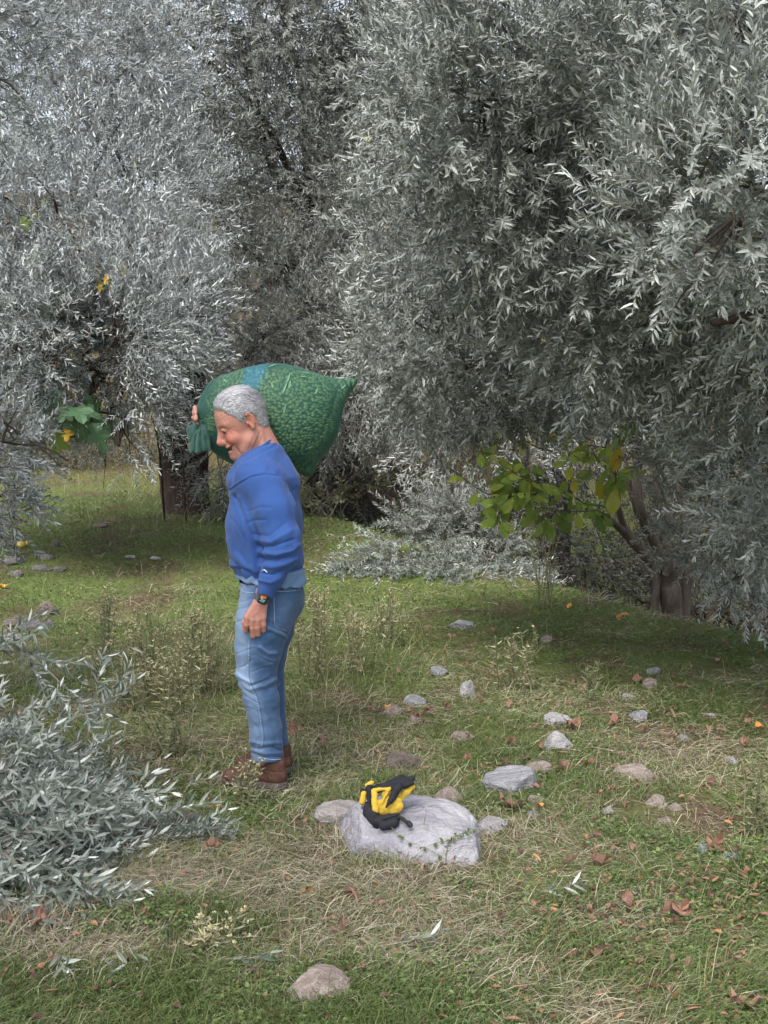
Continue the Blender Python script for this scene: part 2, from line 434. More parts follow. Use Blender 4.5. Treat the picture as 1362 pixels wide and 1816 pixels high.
def place_twigs(tmps, P, d, up, S):
    """instance twig templates at P along d; returns Bag with leaves (mat 0) and stems (mat 1)"""
    bag = Bag(); which = rng.integers(0, len(tmps), len(P)); D, Sd, N = frames(d, up)
    for k, (V, T, Q, sv, sq, nl) in enumerate(tmps):
        I = np.where(which == k)[0]
        if not len(I): continue
        R = np.stack([D[I], Sd[I], N[I]], 1) * S[I][:, None, None]         # rows: axes
        W = np.einsum('vk,nkj->nvj', V, R) + P[I][:, None]
        off = (np.arange(len(I)) * len(V))[:, None, None]
        base = rng.uniform(0, 1, len(I))
        lr = np.clip(.55 * base[:, None] + .45 * rng.uniform(0, 1, (len(I), nl)), 0, 1)
        if T is not None:
            tt = (T[None] + off).reshape(-1, 3); qq = (Q[None] + off).reshape(-1, 4)
            r = np.concatenate([np.repeat(lr.reshape(-1), 4), np.repeat(lr.reshape(-1), 2)])
            bag.V.append(W.reshape(-1, 3)); bag.T.append(tt + bag.n); bag.Q.append(qq + bag.n); bag.n += W.shape[0] * W.shape[1]
            bag.tr.append(r[:len(tt)]); bag.qr.append(r[len(tt):]); bag.tm.append(np.zeros(len(tt))); bag.qm.append(np.zeros(len(qq)))
        else:
            bag.add(W, None, (Q[None] + off).reshape(-1, 4), np.repeat(lr.reshape(-1), 2), 0)
        Ws = np.einsum('vk,nkj->nvj', sv, R) + P[I][:, None]
        offs = (np.arange(len(I)) * len(sv))[:, None, None]
        bag.add(Ws, None, (sq[None] + offs).reshape(-1, 4), .5, 1)
    return bag

TW_far = [twig_template(.42, 16, .088, .21, .3) for _ in range(8)]
TW_mid = [twig_template(.36, 20, .068, .19, .3) for _ in range(8)]
TW_near = [twig_template(.27, 26, .053, .185, .35, near=True) for _ in range(12)]
TW_cut = [twig_template(.30, 26, .066, .17, .45, near=True) for _ in range(10)]

def crown(blobs, tmps, dens, tscale, seed, droop=.35, gap=.42, inner=.55, lift=0.0):
    """blobs: (px, py, depth, rx, ry, rz) -> twigs through the outer part of each ellipsoid"""
    Ps, Ds = [], []; cs = []
    for (px, py, Y, rx, ry, rz) in blobs:
        c = at(px, py, Y); r = np.array([rx, ry, rz]); cs.append(c)
        area = 4 * math.pi * (((rx * ry) ** 1.6 + (rx * rz) ** 1.6 + (ry * rz) ** 1.6) / 3) ** (1 / 1.6)
        n = int(area * dens); u = rnorm(n); rad = inner + (1.08 - inner) * rng.uniform(0, 1, n) ** .7
        rad = rad * (0.86 + .3 * vn(u * 2.5 + c, 1.0, seed))
        P = c + u * r * rad[:, None]
        keep = fbm(P, 1.6, seed, 2) > gap - .12 * rng.uniform(0, 1, n)
        keep &= (rng.uniform(0, 1, n) < np.where(u[:, 1] > .35, .5, 1.0)) & (P[:, 2] > gz(P[:, 0], P[:, 1]) + .05)
        P, u = P[keep], u[keep]
        lump = np.stack([vn(P, 1.3, seed + 5), vn(P, 1.3, seed + 6), vn(P, 1.3, seed + 7)], -1) - .5
        d = u * .9 + lump * 1.6 + rnorm(len(P)) * .55; d[:, 2] -= droop * (1 - .6 * (u[:, 2] > .4)); d[:, 2] += .5 * (u[:, 2] > 0)
        Ps.append(P); Ds.append(d)
    P = np.concatenate(Ps); d = np.concatenate(Ds); d[:, 2] += lift
    up = rnorm(len(P)) * .6 + np.array([0, 0, 1.0])
    return place_twigs(tmps, P, d, up, tscale * rng.uniform(.7, 1.25, len(P))), P, np.array(cs)
def wobble(a, b, n=7, amp=.12, seed=0, sag=0):
    a = np.asarray(a, float); b = np.asarray(b, float); L = np.linalg.norm(b - a); t = np.linspace(0, 1, n)
    p = a + (b - a) * t[:, None]; w = np.stack([vn(p, 2.2 / max(L, .6), seed + i) - .5 for i in range(3)], -1)
    p = p + w * (amp * L * 2) * np.sin(t * math.pi)[:, None]; p[:, 2] += sag * np.sin(t * math.pi)
    return p
def tree(label, base, trunk_pts, trunk_r, blobs, tmps, dens, tscale, seed, mat, cat='tree', group=None, name='olive_tree', limbs=True, nbr=5, limbk=.5, **kw):
    root = empty(name, base); tag(root, label, cat, group)
    bag = Bag(); pts = spline(trunk_pts, 26); rr = np.interp(np.linspace(0, 1, 26), np.linspace(0, 1, len(trunk_r)), trunk_r)
    V, Q = tube(pts, rr, 18)
    th = V - pts.repeat(18, 0)[:len(V)] if len(V) == 26 * 18 else None
    nrm = vnormals(V, Q); V = V + nrm * ((fbm(V * np.array([1, 1, .35]), 9, seed, 3) - .5) * .9 * rr.mean())[:, None]
    bag.add(V, None, Q)
    cb, P, cs = crown(blobs, tmps, dens, tscale, seed, **kw)
    bb = Bag()
    if limbs:
        top = pts[-1]
        for c in cs:
            s0 = pts[rng.integers(15, 26)]; rr0 = trunk_r[-1] * limbk
            w = wobble(s0, c, 9, .15, seed + 3, .15); V, Q = tube(w, np.linspace(rr0, rr0 * .3, 9), 7); bb.add(V, None, Q)
            near = P[np.argsort(np.linalg.norm(P - c, axis=1))]
            for _ in range(nbr):
                q = near[rng.integers(0, min(len(near), 160))]
                s1 = w[rng.integers(4, 9)]; w2 = wobble(s1, q, 7, .15, seed + 9, .03); V, Q = tube(w2, np.linspace(rr0 * .28, .004, 7), 5); bb.add(V, None, Q)
                for _ in range(2):
                    q2 = q + rng.normal(0, .14 if tmps is TW_near else .3, 3); w3 = wobble(w2[4], q2, 5, .15, seed + 2); V, Q = tube(w3, np.linspace(.008, .003, 5), 4); bb.add(V, None, Q)
    link('trunk', bag.mesh('trunk', True), [MAT_bark], root)
    if limbs: link('limbs', bb.mesh('limbs', True), [MAT_bark if limbk > .3 else MAT_bark2], root)
    link('crown', cb.mesh('crown'), [mat, MAT_twig], root)
    return root

# ============================================================ THE SETTING
def build_terrain():
    xs = np.unique(np.concatenate([np.linspace(-160, -12, 25), np.arange(-12, -4, .4), np.arange(-4, 4.5, .045), np.arange(4.5, 12, .4), np.linspace(12, 160, 25)]))
    ys = np.unique(np.concatenate([np.linspace(-60, 0, 12), np.arange(0, 2.6, .25), np.arange(2.6, 12, .045), np.arange(12, 30, .25), np.linspace(30, 260, 40)]))
    X, Y = np.meshgrid(xs, ys, indexing='ij'); Z = gz(X, Y)
    P = np.stack([X, Y, Z], -1).reshape(-1, 3)
    P[:, 2] += (fbm(P, 14, 4, 2) - .5) * .02 * (P[:, 1] < 14)
    nx, ny = len(xs), len(ys)
    i = np.arange(nx - 1)[:, None] * ny; j = np.arange(ny - 1)[None, :]
    Q = np.stack([i + j, i + ny + j, i + ny + j + 1, i + j + 1], -1).reshape(-1, 4)
    me = npmesh('ground', P, None, Q, True)
    m = M('soil_and_moss'); v = m.obj()
    a = m.noise(v, 1.3, 5, .6); b = m.noise(v, 22, 5, .7); c = m.noise(v, 90, 3, .7)
    soil = m.ramp(b, [(.3, (.045, .03, .02)), (.6, (.12, .085, .055)), (.8, (.2, .155, .11))])
    moss = m.ramp(c, [(.3, (.055, .09, .02)), (.7, (.14, .19, .05))])
    f = m.ramp(a, [(.36, (0, 0, 0)), (.52, (1, 1, 1))])
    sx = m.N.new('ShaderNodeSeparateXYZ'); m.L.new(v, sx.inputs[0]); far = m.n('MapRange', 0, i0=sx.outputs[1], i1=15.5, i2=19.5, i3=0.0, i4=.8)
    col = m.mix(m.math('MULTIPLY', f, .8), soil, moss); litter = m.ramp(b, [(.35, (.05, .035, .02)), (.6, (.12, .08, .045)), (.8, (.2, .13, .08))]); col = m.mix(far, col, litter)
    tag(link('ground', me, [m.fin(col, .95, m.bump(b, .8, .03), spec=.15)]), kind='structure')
build_terrain()

# ============================================================ TREES
G_OL = 'olive trees of the grove'
def base_at(px, py, Y):
    p = at(px, py, Y); p[2] = gz(p[0], p[1]) - .05; return p
# far trees up the slope (one built, the others copies with their own turn and size)
def far_tree(label, x, y):
    b = np.array([x, y, float(gz(x, y))])
    bl = []
    for (dx, dy, dz, r) in ((0, 0, 4.6, 2.3), (-2.2, -.6, 3.6, 1.9), (2.2, -.5, 3.5, 2.0), (.4, -1.6, 2.2, 1.7), (-1.5, -1.0, 1.7, 1.5), (2.0, -1.2, 1.6, 1.4)):
        c = b + np.array([dx, dy, dz]); px, py = proj(c); bl.append((px, py, c[1], r, r * .9, r * .85))
    return tree(label, b, [b, b + [.1, 0, 1], b + [-.1, .1, 2.2]], [.32, .22, .16], bl, TW_far, 34, 1.4, 77, MAT_olive_far, group=G_OL, nbr=4, gap=.34, inner=.4)
ft = far_tree('tall grey-green olive tree in the far row, behind the middle of the grove', -.8, 23.5)
def copy_tree(o, label, loc, rz, s):
    c = o.copy(); COL.objects.link(c); c.location = Vector(loc); c.rotation_euler.z = rz; c.scale = (s, s, s); c['label'] = label
    for ch in o.children:
        d = ch.copy(); COL.objects.link(d); d.parent = c
    return c
for (x, y, rz, s, lb) in ((-7.2, 22.5, 1.1, 1.05, 'olive tree in the far row, seen over the grassy gap at the left'),
                          (5.6, 22.0, 2.3, 1.1, 'olive tree in the far row, hidden behind the large olive at the right'),
                          (-4.3, 28.5, 3.0, 1.35, 'olive tree higher up the bank, behind the left part of the far row'),
                          (2.8, 28.5, 4.4, 1.35, 'olive tree higher up the bank, behind the right part of the far row')):
    copy_tree(ft, lb, (x, y, float(gz(x, y))), rz, s)

# left olive
b = base_at(330, 905, 14.6)
t1 = tree('silvery olive tree at the left with a thick dark double trunk', b,
     [b, at(310, 850, 14.6), at(303, 790, 14.5), at(312, 730, 14.4), at(345, 660, 14.4), at(330, 570, 14.2)], [.27, .17, .16, .14, .11, .09],
     [(40, 60, 12.5, 1.7, 1.6, 1.2), (170, 190, 12.3, 1.0, 1.2, 1.0), (140, 350, 11.8, 1.3, 1.4, .9), (265, 500, 11.3, .62, .9, .6),
      (60, 540, 11.3, 1.25, 1.2, .8), (130, 650, 11.2, .95, .9, .5), (225, 745, 10.7, .42, .4, .40), (245, 640, 10.8, .5, .5, .4), (330, 540, 11.0, .25, .35, .3), (60, 420, 11.0, .9, .8, .6), (200, 560, 10.6, .7, .6, .5), (60, 650, 10.4, .6, .5, .35), (210, 790, 10.6, .26, .2, .2), (150, 600, 10.3, .7, .5, .4), (20, 560, 10.4, .7, .5, .5), (280, 590, 10.8, .4, .3, .35), (160, 700, 10.6, .3, .3, .2), (-120, 300, 12, 1.3, 1.4, 2.0), (-30, 700, 11.5, .8, .8, .55)],
     TW_mid, 95, .92, 21, MAT_silver, group=G_OL, droop=.1)
bg2 = Bag()
for pts, rr in (([base_at(350, 908, 14.7), at(352, 830, 14.75), at(345, 740, 14.8), at(352, 650, 14.9), at(385, 560, 15)], [.17, .11, .10, .09, .06]),
                ([at(312, 790, 14.5), at(292, 700, 14.4), at(270, 620, 14.2)], [.16, .12, .07])):
    p = spline(pts, 18); V, Q = tube(p, np.interp(np.linspace(0, 1, 18), np.linspace(0, 1, len(rr)), rr), 14)
    V = V + vnormals(V, Q) * ((fbm(V * np.array([1, 1, .35]), 9, 5, 3) - .5) * .12)[:, None]; bg2.add(V, None, Q)
link('trunk', bg2.mesh('trunk', True), [MAT_bark], t1)

# middle olive, further back
b = base_at(600, 860, 17)
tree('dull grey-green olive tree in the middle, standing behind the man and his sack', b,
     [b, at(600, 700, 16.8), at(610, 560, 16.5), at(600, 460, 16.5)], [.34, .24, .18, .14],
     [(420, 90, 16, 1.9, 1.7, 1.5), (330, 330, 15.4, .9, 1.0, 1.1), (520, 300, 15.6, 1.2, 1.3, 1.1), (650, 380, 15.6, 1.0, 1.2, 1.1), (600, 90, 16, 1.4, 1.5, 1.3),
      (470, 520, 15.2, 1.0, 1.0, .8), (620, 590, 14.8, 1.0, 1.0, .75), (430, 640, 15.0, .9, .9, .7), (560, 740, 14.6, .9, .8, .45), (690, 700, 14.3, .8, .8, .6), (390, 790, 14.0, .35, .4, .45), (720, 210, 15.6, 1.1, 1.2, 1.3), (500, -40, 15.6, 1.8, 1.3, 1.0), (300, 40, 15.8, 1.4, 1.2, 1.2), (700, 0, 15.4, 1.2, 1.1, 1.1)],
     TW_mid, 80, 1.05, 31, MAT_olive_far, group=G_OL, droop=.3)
# olive behind the near right one
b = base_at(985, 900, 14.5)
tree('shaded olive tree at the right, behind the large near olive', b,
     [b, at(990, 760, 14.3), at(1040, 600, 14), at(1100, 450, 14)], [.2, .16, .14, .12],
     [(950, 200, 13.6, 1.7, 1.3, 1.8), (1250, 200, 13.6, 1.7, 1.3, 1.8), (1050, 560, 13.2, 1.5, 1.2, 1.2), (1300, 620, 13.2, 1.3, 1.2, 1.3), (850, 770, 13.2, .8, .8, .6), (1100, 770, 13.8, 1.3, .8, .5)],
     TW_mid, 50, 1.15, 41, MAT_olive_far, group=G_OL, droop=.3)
# large near olive at the right: trunk outside the frame, limbs reach in
b = base_at(1560, 1000, 8.6)
t3 = tree('large near olive tree whose long-leaved silvery branches fill the upper right', b,
     [b, at(1550, 800, 8.5), at(1530, 620, 8.2), at(1500, 520, 7.8)], [.3, .24, .2, .15],
     [(900, 110, 6.4, .62, .7, .42), (860, 240, 6.2, .5, .6, .3), (1080, 60, 5.8, .6, .7, .4), (1300, 60, 5.2, .5, .6, .35), (1290, 330, 4.9, .42, .55, .36), (960, 400, 6.6, .62, .7, .45), (790, 420, 7.4, .5, .6, .42),
      (1120, 520, 6.6, .65, .7, .5), (800, 600, 7.9, .6, .7, .5), (960, 630, 8.5, .7, .45, .42), (820, 695, 8.5, .42, .35, .26), (1300, 560, 6.4, .5, .6, .45), (1270, 720, 8.0, .62, .45, .42), (1060, 720, 9.4, .5, .35, .22),
      (1300, 900, 8.0, .42, .5, .5), (1345, 1010, 7.8, .22, .3, .28), (1430, 700, 6.6, .6, .7, .9), (1450, 300, 5.6, .6, .8, .9), (1130, 240, 7.6, .7, .5, .7)],
     TW_near, 190, 1.0, 51, MAT_olive, group=G_OL, droop=.0, lift=.22, nbr=7, gap=.38, limbk=.22)
lb = Bag()
for pts, r0 in (([at(1500, 520, 7.8), at(1420, 548, 6.3), at(1360, 553, 5.6), at(1310, 565, 5.3), at(1262, 572, 5.2)], .05),
                ([at(1500, 420, 7.2), at(1320, 330, 6.4), at(1200, 268, 5.95), at(1130, 270, 5.9), at(1052, 268, 5.9)], .024),
                ([at(1300, 310, 6.3), at(1190, 272, 6.0), at(1140, 290, 5.9), at(1060, 305, 5.9)], .016)):
    p = spline(pts, 18); V, Q = tube(p, np.linspace(r0, r0 * .3, 18), 9); V += vnormals(V, Q) * ((fbm(V, 30, 3, 2) - .5) * r0 * .5)[:, None]; lb.add(V, None, Q)
link('limb', lb.mesh('limb', True), [MAT_bark], t3)
# near olive off the left edge: only branch tips reach the picture
b = base_at(-420, 1100, 6.2)
tree('olive branches reaching in at the left edge from a tree outside the picture', b,
     [b, at(-420, 800, 6.2), at(-400, 600, 6.2), at(-380, 450, 6.2)], [.2, .16, .13, .1],
     [(-70, 785, 6.6, .36, .3, .17), (-75, 860, 6.7, .28, .2, .14), (-60, 900, 6.9, .25, .2, .1), (-25, 110, 5.4, .16, .25, .3), (-420, 420, 6.2, .75, .75, .8), (-90, 20, 5.6, .3, .4, .3)],
     TW_near, 190, .95, 61, MAT_silver, group=G_OL, droop=.2, nbr=4, limbk=.25)

# ---- broad-leaved saplings
def broad_leaf_mesh(kind):
    """outline of one leaf in x (length 1), y; folded a little along its midrib"""
    if kind == 'fig':
        o = [(0, 0), (-.08, .16), (.02, .30), (.26, .24), (.3, .42), (.5, .52), (.58, .34), (.52, .17), (.72, .2), (.92, .16), (1, 0)]
    else:
        o = [(0, 0), (.12, .07), (.3, .16), (.5, .235), (.66, .255), (.82, .20), (.94, .09), (1, 0)]
    o = np.array(o); up = o; n = len(o)
    V = [(x, 0, 0) for x, y in o] + [(x, y, .12 * y + .05 * math.sin(9 * x)) for x, y in o[1:-1]] + [(x, -y, .12 * y + .05 * math.sin(8 * x + 1)) for x, y in o[1:-1]]
    V = np.array(V); V[:, 2] -= .3 * V[:, 0] ** 2
    T, Q = [], []
    L = lambda i: i if i in (0, n - 1) else n + i - 1
    R = lambda i: i if i in (0, n - 1) else n + (n - 2) + i - 1
    for i in range(n - 1):
        if i == 0: T += [(0, 1, L(1)), (0, R(1), 1)]
        elif i == n - 2: T += [(i, n - 1, L(i)), (i, R(i), n - 1)]
        else: Q += [(i, i + 1, L(i + 1), L(i)), (i, R(i), R(i + 1), i + 1)]
    return V, np.array(T), np.array(Q)
BL = {'fig': broad_leaf_mesh('fig'), 'oval': broad_leaf_mesh('oval')}
def broad_leaves(bag, kind, P, d, nrm, L, r):
    V0, T0, Q0 = BL[kind]; d, s, n = frames(d, nrm)
    for i in range(len(P)):
        V = P[i] + L[i] * (V0[:, :1] * d[i] + V0[:, 1:2] * s[i] + V0[:, 2:] * n[i])
        bag.add(V, T0, Q0, float(r[i]), 0)
def leafy_spray(bag, stems, a, b, n, kind, L0, rb, sag=-.05):
    w = wobble(a, b, 9, .1, rng.integers(99), sag); V, Q = tube(w, np.linspace(.006, .002, 9), 5); stems.add(V, None, Q)
    t = rng.uniform(.25, 1.02, n); P = np.stack([np.interp(t, np.linspace(0, 1, 9), w[:, k]) for k in range(3)], -1)
    ax = (w[-1] - w[0]) / np.linalg.norm(w[-1] - w[0])
    d = ax * .6 + rnorm(n) * .8; d[:, 2] -= .45
    nr = rnorm(n) * .6 + np.array([0, -.75, .6]); L = L0 * rng.uniform(.55, 1.15, n)
    for i in range(n):
        V, Q = tube([P[i], P[i] + d[i] / np.linalg.norm(d[i]) * L[i] * .22], [.0015, .001], 3, False); stems.add(V, None, Q)
    P = P + d / np.linalg.norm(d, axis=1)[:, None] * L[:, None] * .2
    broad_leaves(bag, kind, P, d, nr, L, np.clip(rb + rng.normal(0, .14, n), 0, 1))
# multi-stemmed sapling on the terrace edge, leaves reaching out to the left
Y0 = 9.8; b = base_at(1195, 1100, Y0)
sap = empty('broadleaf_tree', b); tag(sap, 'small multi-stemmed tree with yellowing oval leaves on the terrace edge at the right', 'tree')
sb = Bag()
for pts, r0, r1 in (([b, at(1190, 1060, Y0), at(1188, 1010, Y0)], .095, .075),
                    ([at(1188, 1020, Y0), at(1150, 990, Y0), at(1125, 965, Y0 - .1), at(1085, 925, Y0 - .3), at(1040, 900, Y0 - .6)], .05, .022),
                    ([at(1190, 1010, Y0), at(1160, 960, Y0), at(1135, 900, Y0 - .1), at(1128, 800, Y0), at(1120, 700, Y0)], .05, .025),
                    ([at(1130, 965, Y0 - .1), at(1105, 930, Y0 - .1), at(1090, 870, Y0 - .2), at(1070, 810, Y0 - .2)], .032, .018),
                    ([at(1190, 1015, Y0), at(1180, 960, Y0 + .1), at(1160, 930, Y0 + .1), at(1128, 905, Y0), at(1100, 780, Y0)], .045, .02),
                    ([at(1195, 1010, Y0), at(1215, 950, Y0 + .2), at(1205, 850, Y0 + .2), at(1230, 740, Y0 + .2)], .04, .02),
                    ([at(1180, 1020, Y0 - .1), at(1205, 970, Y0 - .15), at(1240, 930, Y0 - .2), at(1262, 860, Y0 - .2)], .028, .014),
                    ([at(1160, 1090, Y0 - .05), at(1165, 1030, Y0 - .05), at(1163, 960, Y0)], .03, .02),
                    ([b + [.06, 0, 0], at(1215, 1050, Y0 + .1), at(1222, 960, Y0 + .1), at(1170, 900, Y0 + .1), at(1165, 780, Y0 + .1)], .06, .02)):
    p = spline(pts, 20); V, Q = tube(p, np.linspace(r0, r1, 20), 10); V += vnormals(V, Q) * ((fbm(V, 14, 3, 3) - .5) * r0 * .8)[:, None]; sb.add(V, None, Q)
link('stems', sb.mesh('stems', True), [MAT_bark2], sap)
lv, st = Bag(), Bag()
Z0 = 8.1
for (a, e, n, L0, rb) in (((1090, 860, 9.0), (1100, 770, 7.6), 9, .17, .55), ((1090, 880, 9.0), (1080, 830, 7.6), 6, .17, .5), ((1000, 850, 8.4), (1010, 800, 7.5), 18, .1, .62), ((960, 860, 8.0), (900, 870, 7.4), 18, .11, .5), ((1085, 925, 9.4), (960, 900, 8.0), 8, .13, .35), ((1085, 925, 9.4), (1010, 870, 8.7), 8, .13, .4),
                          ((1040, 895, 9.2), (900, 830, 7.6), 22, .12, .45), ((1000, 860, 8.8), (850, 800, 7.6), 26, .12, .5), ((960, 850, 8.6), (790, 825, 7.5), 14, .10, .72),
                          ((960, 860, 8.6), (850, 890, 7.5), 24, .12, .42), ((930, 860, 8.4), (880, 925, 7.5), 14, .12, .38), ((1000, 890, 8.8), (960, 925, 7.8), 8, .14, .4), ((960, 850, 8.5), (930, 850, 7.5), 14, .12, .6),
                          ((1090, 860, 9.4), (1080, 780, 8.6), 10, .17, .5), ((1090, 860, 9.4), (1045, 830, 8.4), 8, .16, .45), ((1090, 830, 9.3), (1000, 765, 8.8), 18, .10, .66), ((1090, 800, 9.3), (920, 740, 8.9), 14, .09, .7), ((1120, 760, 9.6), (1180, 760, 9.3), 10, .10, .6), ((980, 800, 9), (880, 745, 8.7), 9, .10, .7)):
    leafy_spray(lv, st, at(*a), at(*e), int(n * 1.15), 'oval', L0 * .98, rb)
link('leaves', lv.mesh('leaves'), [MAT_fig], sap); link('twigs', st.mesh('twigs'), [MAT_bark2], sap)

# fig saplings at the left
def fig(label, stemsp, sprays):
    b = stemsp[0][0]; r = empty('fig_tree', b); tag(r, label, 'tree', 'young fig trees among the olives')
    s2, l2 = Bag(), Bag()
    for pts in stemsp:
        p = spline(pts, 16); V, Q = tube(p, np.linspace(.013, .006, 16), 8); s2.add(V, None, Q)
    for (a, e, n, L0, rb) in sprays: leafy_spray(l2, s2, at(*a), at(*e), n, 'fig', L0, rb)
    link('stem', s2.mesh('stem', True), [MAT_bark], r); link('leaves', l2.mesh('leaves'), [MAT_figs], r)
YF = 11.4
fig('young fig with thin stem and green and yellow lobed leaves under the left olive',
    [[base_at(292, 885, 13.9), at(280, 780, 13.0), at(250, 705, 12.2), at(190, 680, 11.6), at(95, 662, YF - .2)], [at(160, 675, 11.5), at(176, 720, 11.5), at(172, 765, 11.5), at(190, 832, 11.6)]],
    [((110, 662, 11.0), (70, 690, 10.3), 6, .22, .2), ((150, 690, 11.0), (130, 720, 10.2), 8, .24, .22), ((150, 700, 11.0), (112, 765, 10.2), 4, .2, .78), ((170, 730, 11.0), (150, 740, 10.2), 4, .22, .2), ((120, 680, 11), (128, 695, 10.1), 2, .2, .9)])
fig('slender fig growing up through the silvery crown at the far left',
    [[base_at(20, 850, 11.6), at(30, 700, 11.6), at(60, 560, 11.4), at(80, 450, 11.2), at(60, 340, 11.2)]],
    [((70, 480, 11.2), (90, 440, 10.4), 3, .2, .35), ((60, 380, 11.2), (70, 350, 10.4), 4, .12, .6), ((60, 390, 11.2), (28, 378, 10.4), 3, .12, .6), ((80, 500, 11.2), (140, 495, 10.3), 3, .13, .7), ((80, 500, 11.2), (210, 480, 10.3), 4, .12, .9), ((120, 470, 11.2), (262, 435, 10.5), 2, .12, .95), ((70, 480, 11.2), (90, 530, 10.5), 3, .2, .3)])
fig('fig shoot with bright green lobed leaves by the dark trunk, left of the sack',
    [[base_at(330, 900, 13.8), at(322, 760, 13.6), at(318, 680, 13.2), at(330, 600, 12.8)]],
    [((330, 610, 12.8), (332, 580, 12.2), 7, .24, .4), ((322, 660, 13), (310, 620, 12.3), 6, .24, .35), ((322, 660, 13), (320, 640, 12.2), 3, .2, .4)])

MAT_shrub = leaf_mat('shrub_leaf', [(0, (.05, .055, .03)), (.7, (.11, .11, .06)), (1, (.22, .13, .07))], [(0, (.1, .11, .08)), (1, (.22, .2, .13))], .5, .4)
# ---- dark thickets in the hollow beyond the terrace edge
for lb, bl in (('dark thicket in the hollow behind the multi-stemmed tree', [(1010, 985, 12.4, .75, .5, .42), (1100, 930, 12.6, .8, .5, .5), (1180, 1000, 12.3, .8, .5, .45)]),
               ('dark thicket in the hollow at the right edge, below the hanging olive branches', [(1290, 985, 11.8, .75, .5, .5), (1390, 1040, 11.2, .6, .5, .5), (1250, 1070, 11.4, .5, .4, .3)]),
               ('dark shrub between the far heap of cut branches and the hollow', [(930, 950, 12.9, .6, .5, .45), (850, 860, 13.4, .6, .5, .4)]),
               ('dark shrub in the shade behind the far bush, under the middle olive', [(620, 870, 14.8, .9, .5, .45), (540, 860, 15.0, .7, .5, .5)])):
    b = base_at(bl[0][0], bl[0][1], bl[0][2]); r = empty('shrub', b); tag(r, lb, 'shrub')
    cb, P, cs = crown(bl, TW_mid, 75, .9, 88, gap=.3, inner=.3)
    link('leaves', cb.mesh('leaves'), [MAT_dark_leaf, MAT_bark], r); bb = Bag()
    for c in cs:
        for _ in range(10):
            w = wobble([c[0] + rng.normal(0, .25), c[1], float(gz(c[0], c[1]))], c + rng.normal(0, .4, 3), 7, .15, int(rng.integers(99))); V, Q = tube(w, np.linspace(.02, .005, 7), 5); bb.add(V, None, Q)
    link('stems', bb.mesh('stems'), [MAT_bark], r)

for lb, bl in (('low green-grey shrub on the bank, seen under the crown of the left olive', [(110, 775, 19.5, 1.1, .5, .38), (30, 770, 19.8, .9, .5, .45)]), ('low shrub on the bank just left of the dark trunk', [(235, 768, 20.5, .9, .5, .42), (190, 740, 21, .8, .5, .5)])):
    b = base_at(bl[0][0], bl[0][1], bl[0][2]); r = empty('shrub', b); tag(r, lb, 'shrub')
    cb, P, cs = crown(bl, TW_mid, 70, .95, 83, gap=.3, inner=.3)
    link('leaves', cb.mesh('leaves'), [MAT_shrub, MAT_twig], r); bb = Bag()
    for c in cs:
        for _ in range(8):
            w = wobble([c[0] + rng.normal(0, .3), c[1], float(gz(c[0], c[1]))], c + rng.normal(0, .35, 3), 7, .15, int(rng.integers(99))); V, Q = tube(w, np.linspace(.02, .005, 7), 5); bb.add(V, None, Q)
    link('stems', bb.mesh('stems'), [MAT_bark], r)

# ---- undergrowth at the foot of the middle trees
def fern(label, px, py, n, L, rb, mat, cat='bush', name='bush'):
    p0 = gat(px, py); r = empty(name, p0); tag(r, label, cat)
    s2, l2 = Bag(), Bag()
    for i in range(n):
        a = rng.uniform(0, 2 * math.pi); ln = L * rng.uniform(.5, 1.1); q = p0 + np.array([math.cos(a) * ln * .8, math.sin(a) * ln * .5, ln * rng.uniform(.35, .95)])
        st0 = p0 + np.array([rng.normal(0, .15), rng.normal(0, .1), 0])
        leafy_spray(l2, s2, st0, q, 12, 'oval', .055, rb, .06)
    link('stems', s2.mesh('stems'), [MAT_twig], r); link('leaves', l2.mesh('leaves'), [mat], r)
fern('brown withered bush in the shade behind the man, left of the cut branches', 640, 925, 80, .95, .6, MAT_dry)
fern('low olive-brown bush right behind the back of the man', 575, 915, 34, .7, .3, MAT_weed)
fern('low dark scrub at the foot of the left trunk', 405, 925, 30, .6, .2, MAT_weed)

# ============================================================ THE MAN
DP = 5.12
def W(px, py, dy=0.0): return at(px, py, DP + dy)
def cr(x, y, s, ox, oy): return (ox + x / s, oy + y / s)
def c2(*pts): return [cr(x, y, 4.323, 360, 1000) for x, y in pts]      # crease points read off the enlarged legs
def c1(*pts): return [cr(x, y, 4.006, 320, 620) for x, y in pts]       # and off the enlarged torso
feet = W(470, 1395, 0); feet[2] = float(gz(feet[0], feet[1]))
person = empty('person', feet)
tag(person, 'grey-haired man in blue sweatshirt and jeans, in profile, carrying a sack on his shoulder', 'person')

# head frame
TH, PH, HS = math.radians(25), math.radians(13), 1.12
Fv = np.array([-math.cos(TH) * math.cos(PH), -math.cos(TH) * math.sin(PH), -math.sin(TH)])
Uv = np.array([-math.sin(TH) * math.cos(PH), -math.sin(TH) * math.sin(PH), math.cos(TH)])
Lv = np.cross(Uv, Fv)
RH = np.stack([Fv, Lv, Uv], 1)
HO = W(443.5, 747, -.10) - HS * (RH @ np.array([-.012, .076, 0]))
def hl(x, y, z): return HO + HS * (RH @ np.array([x, y, z]))
def tol(P): return (P - HO) @ RH / HS

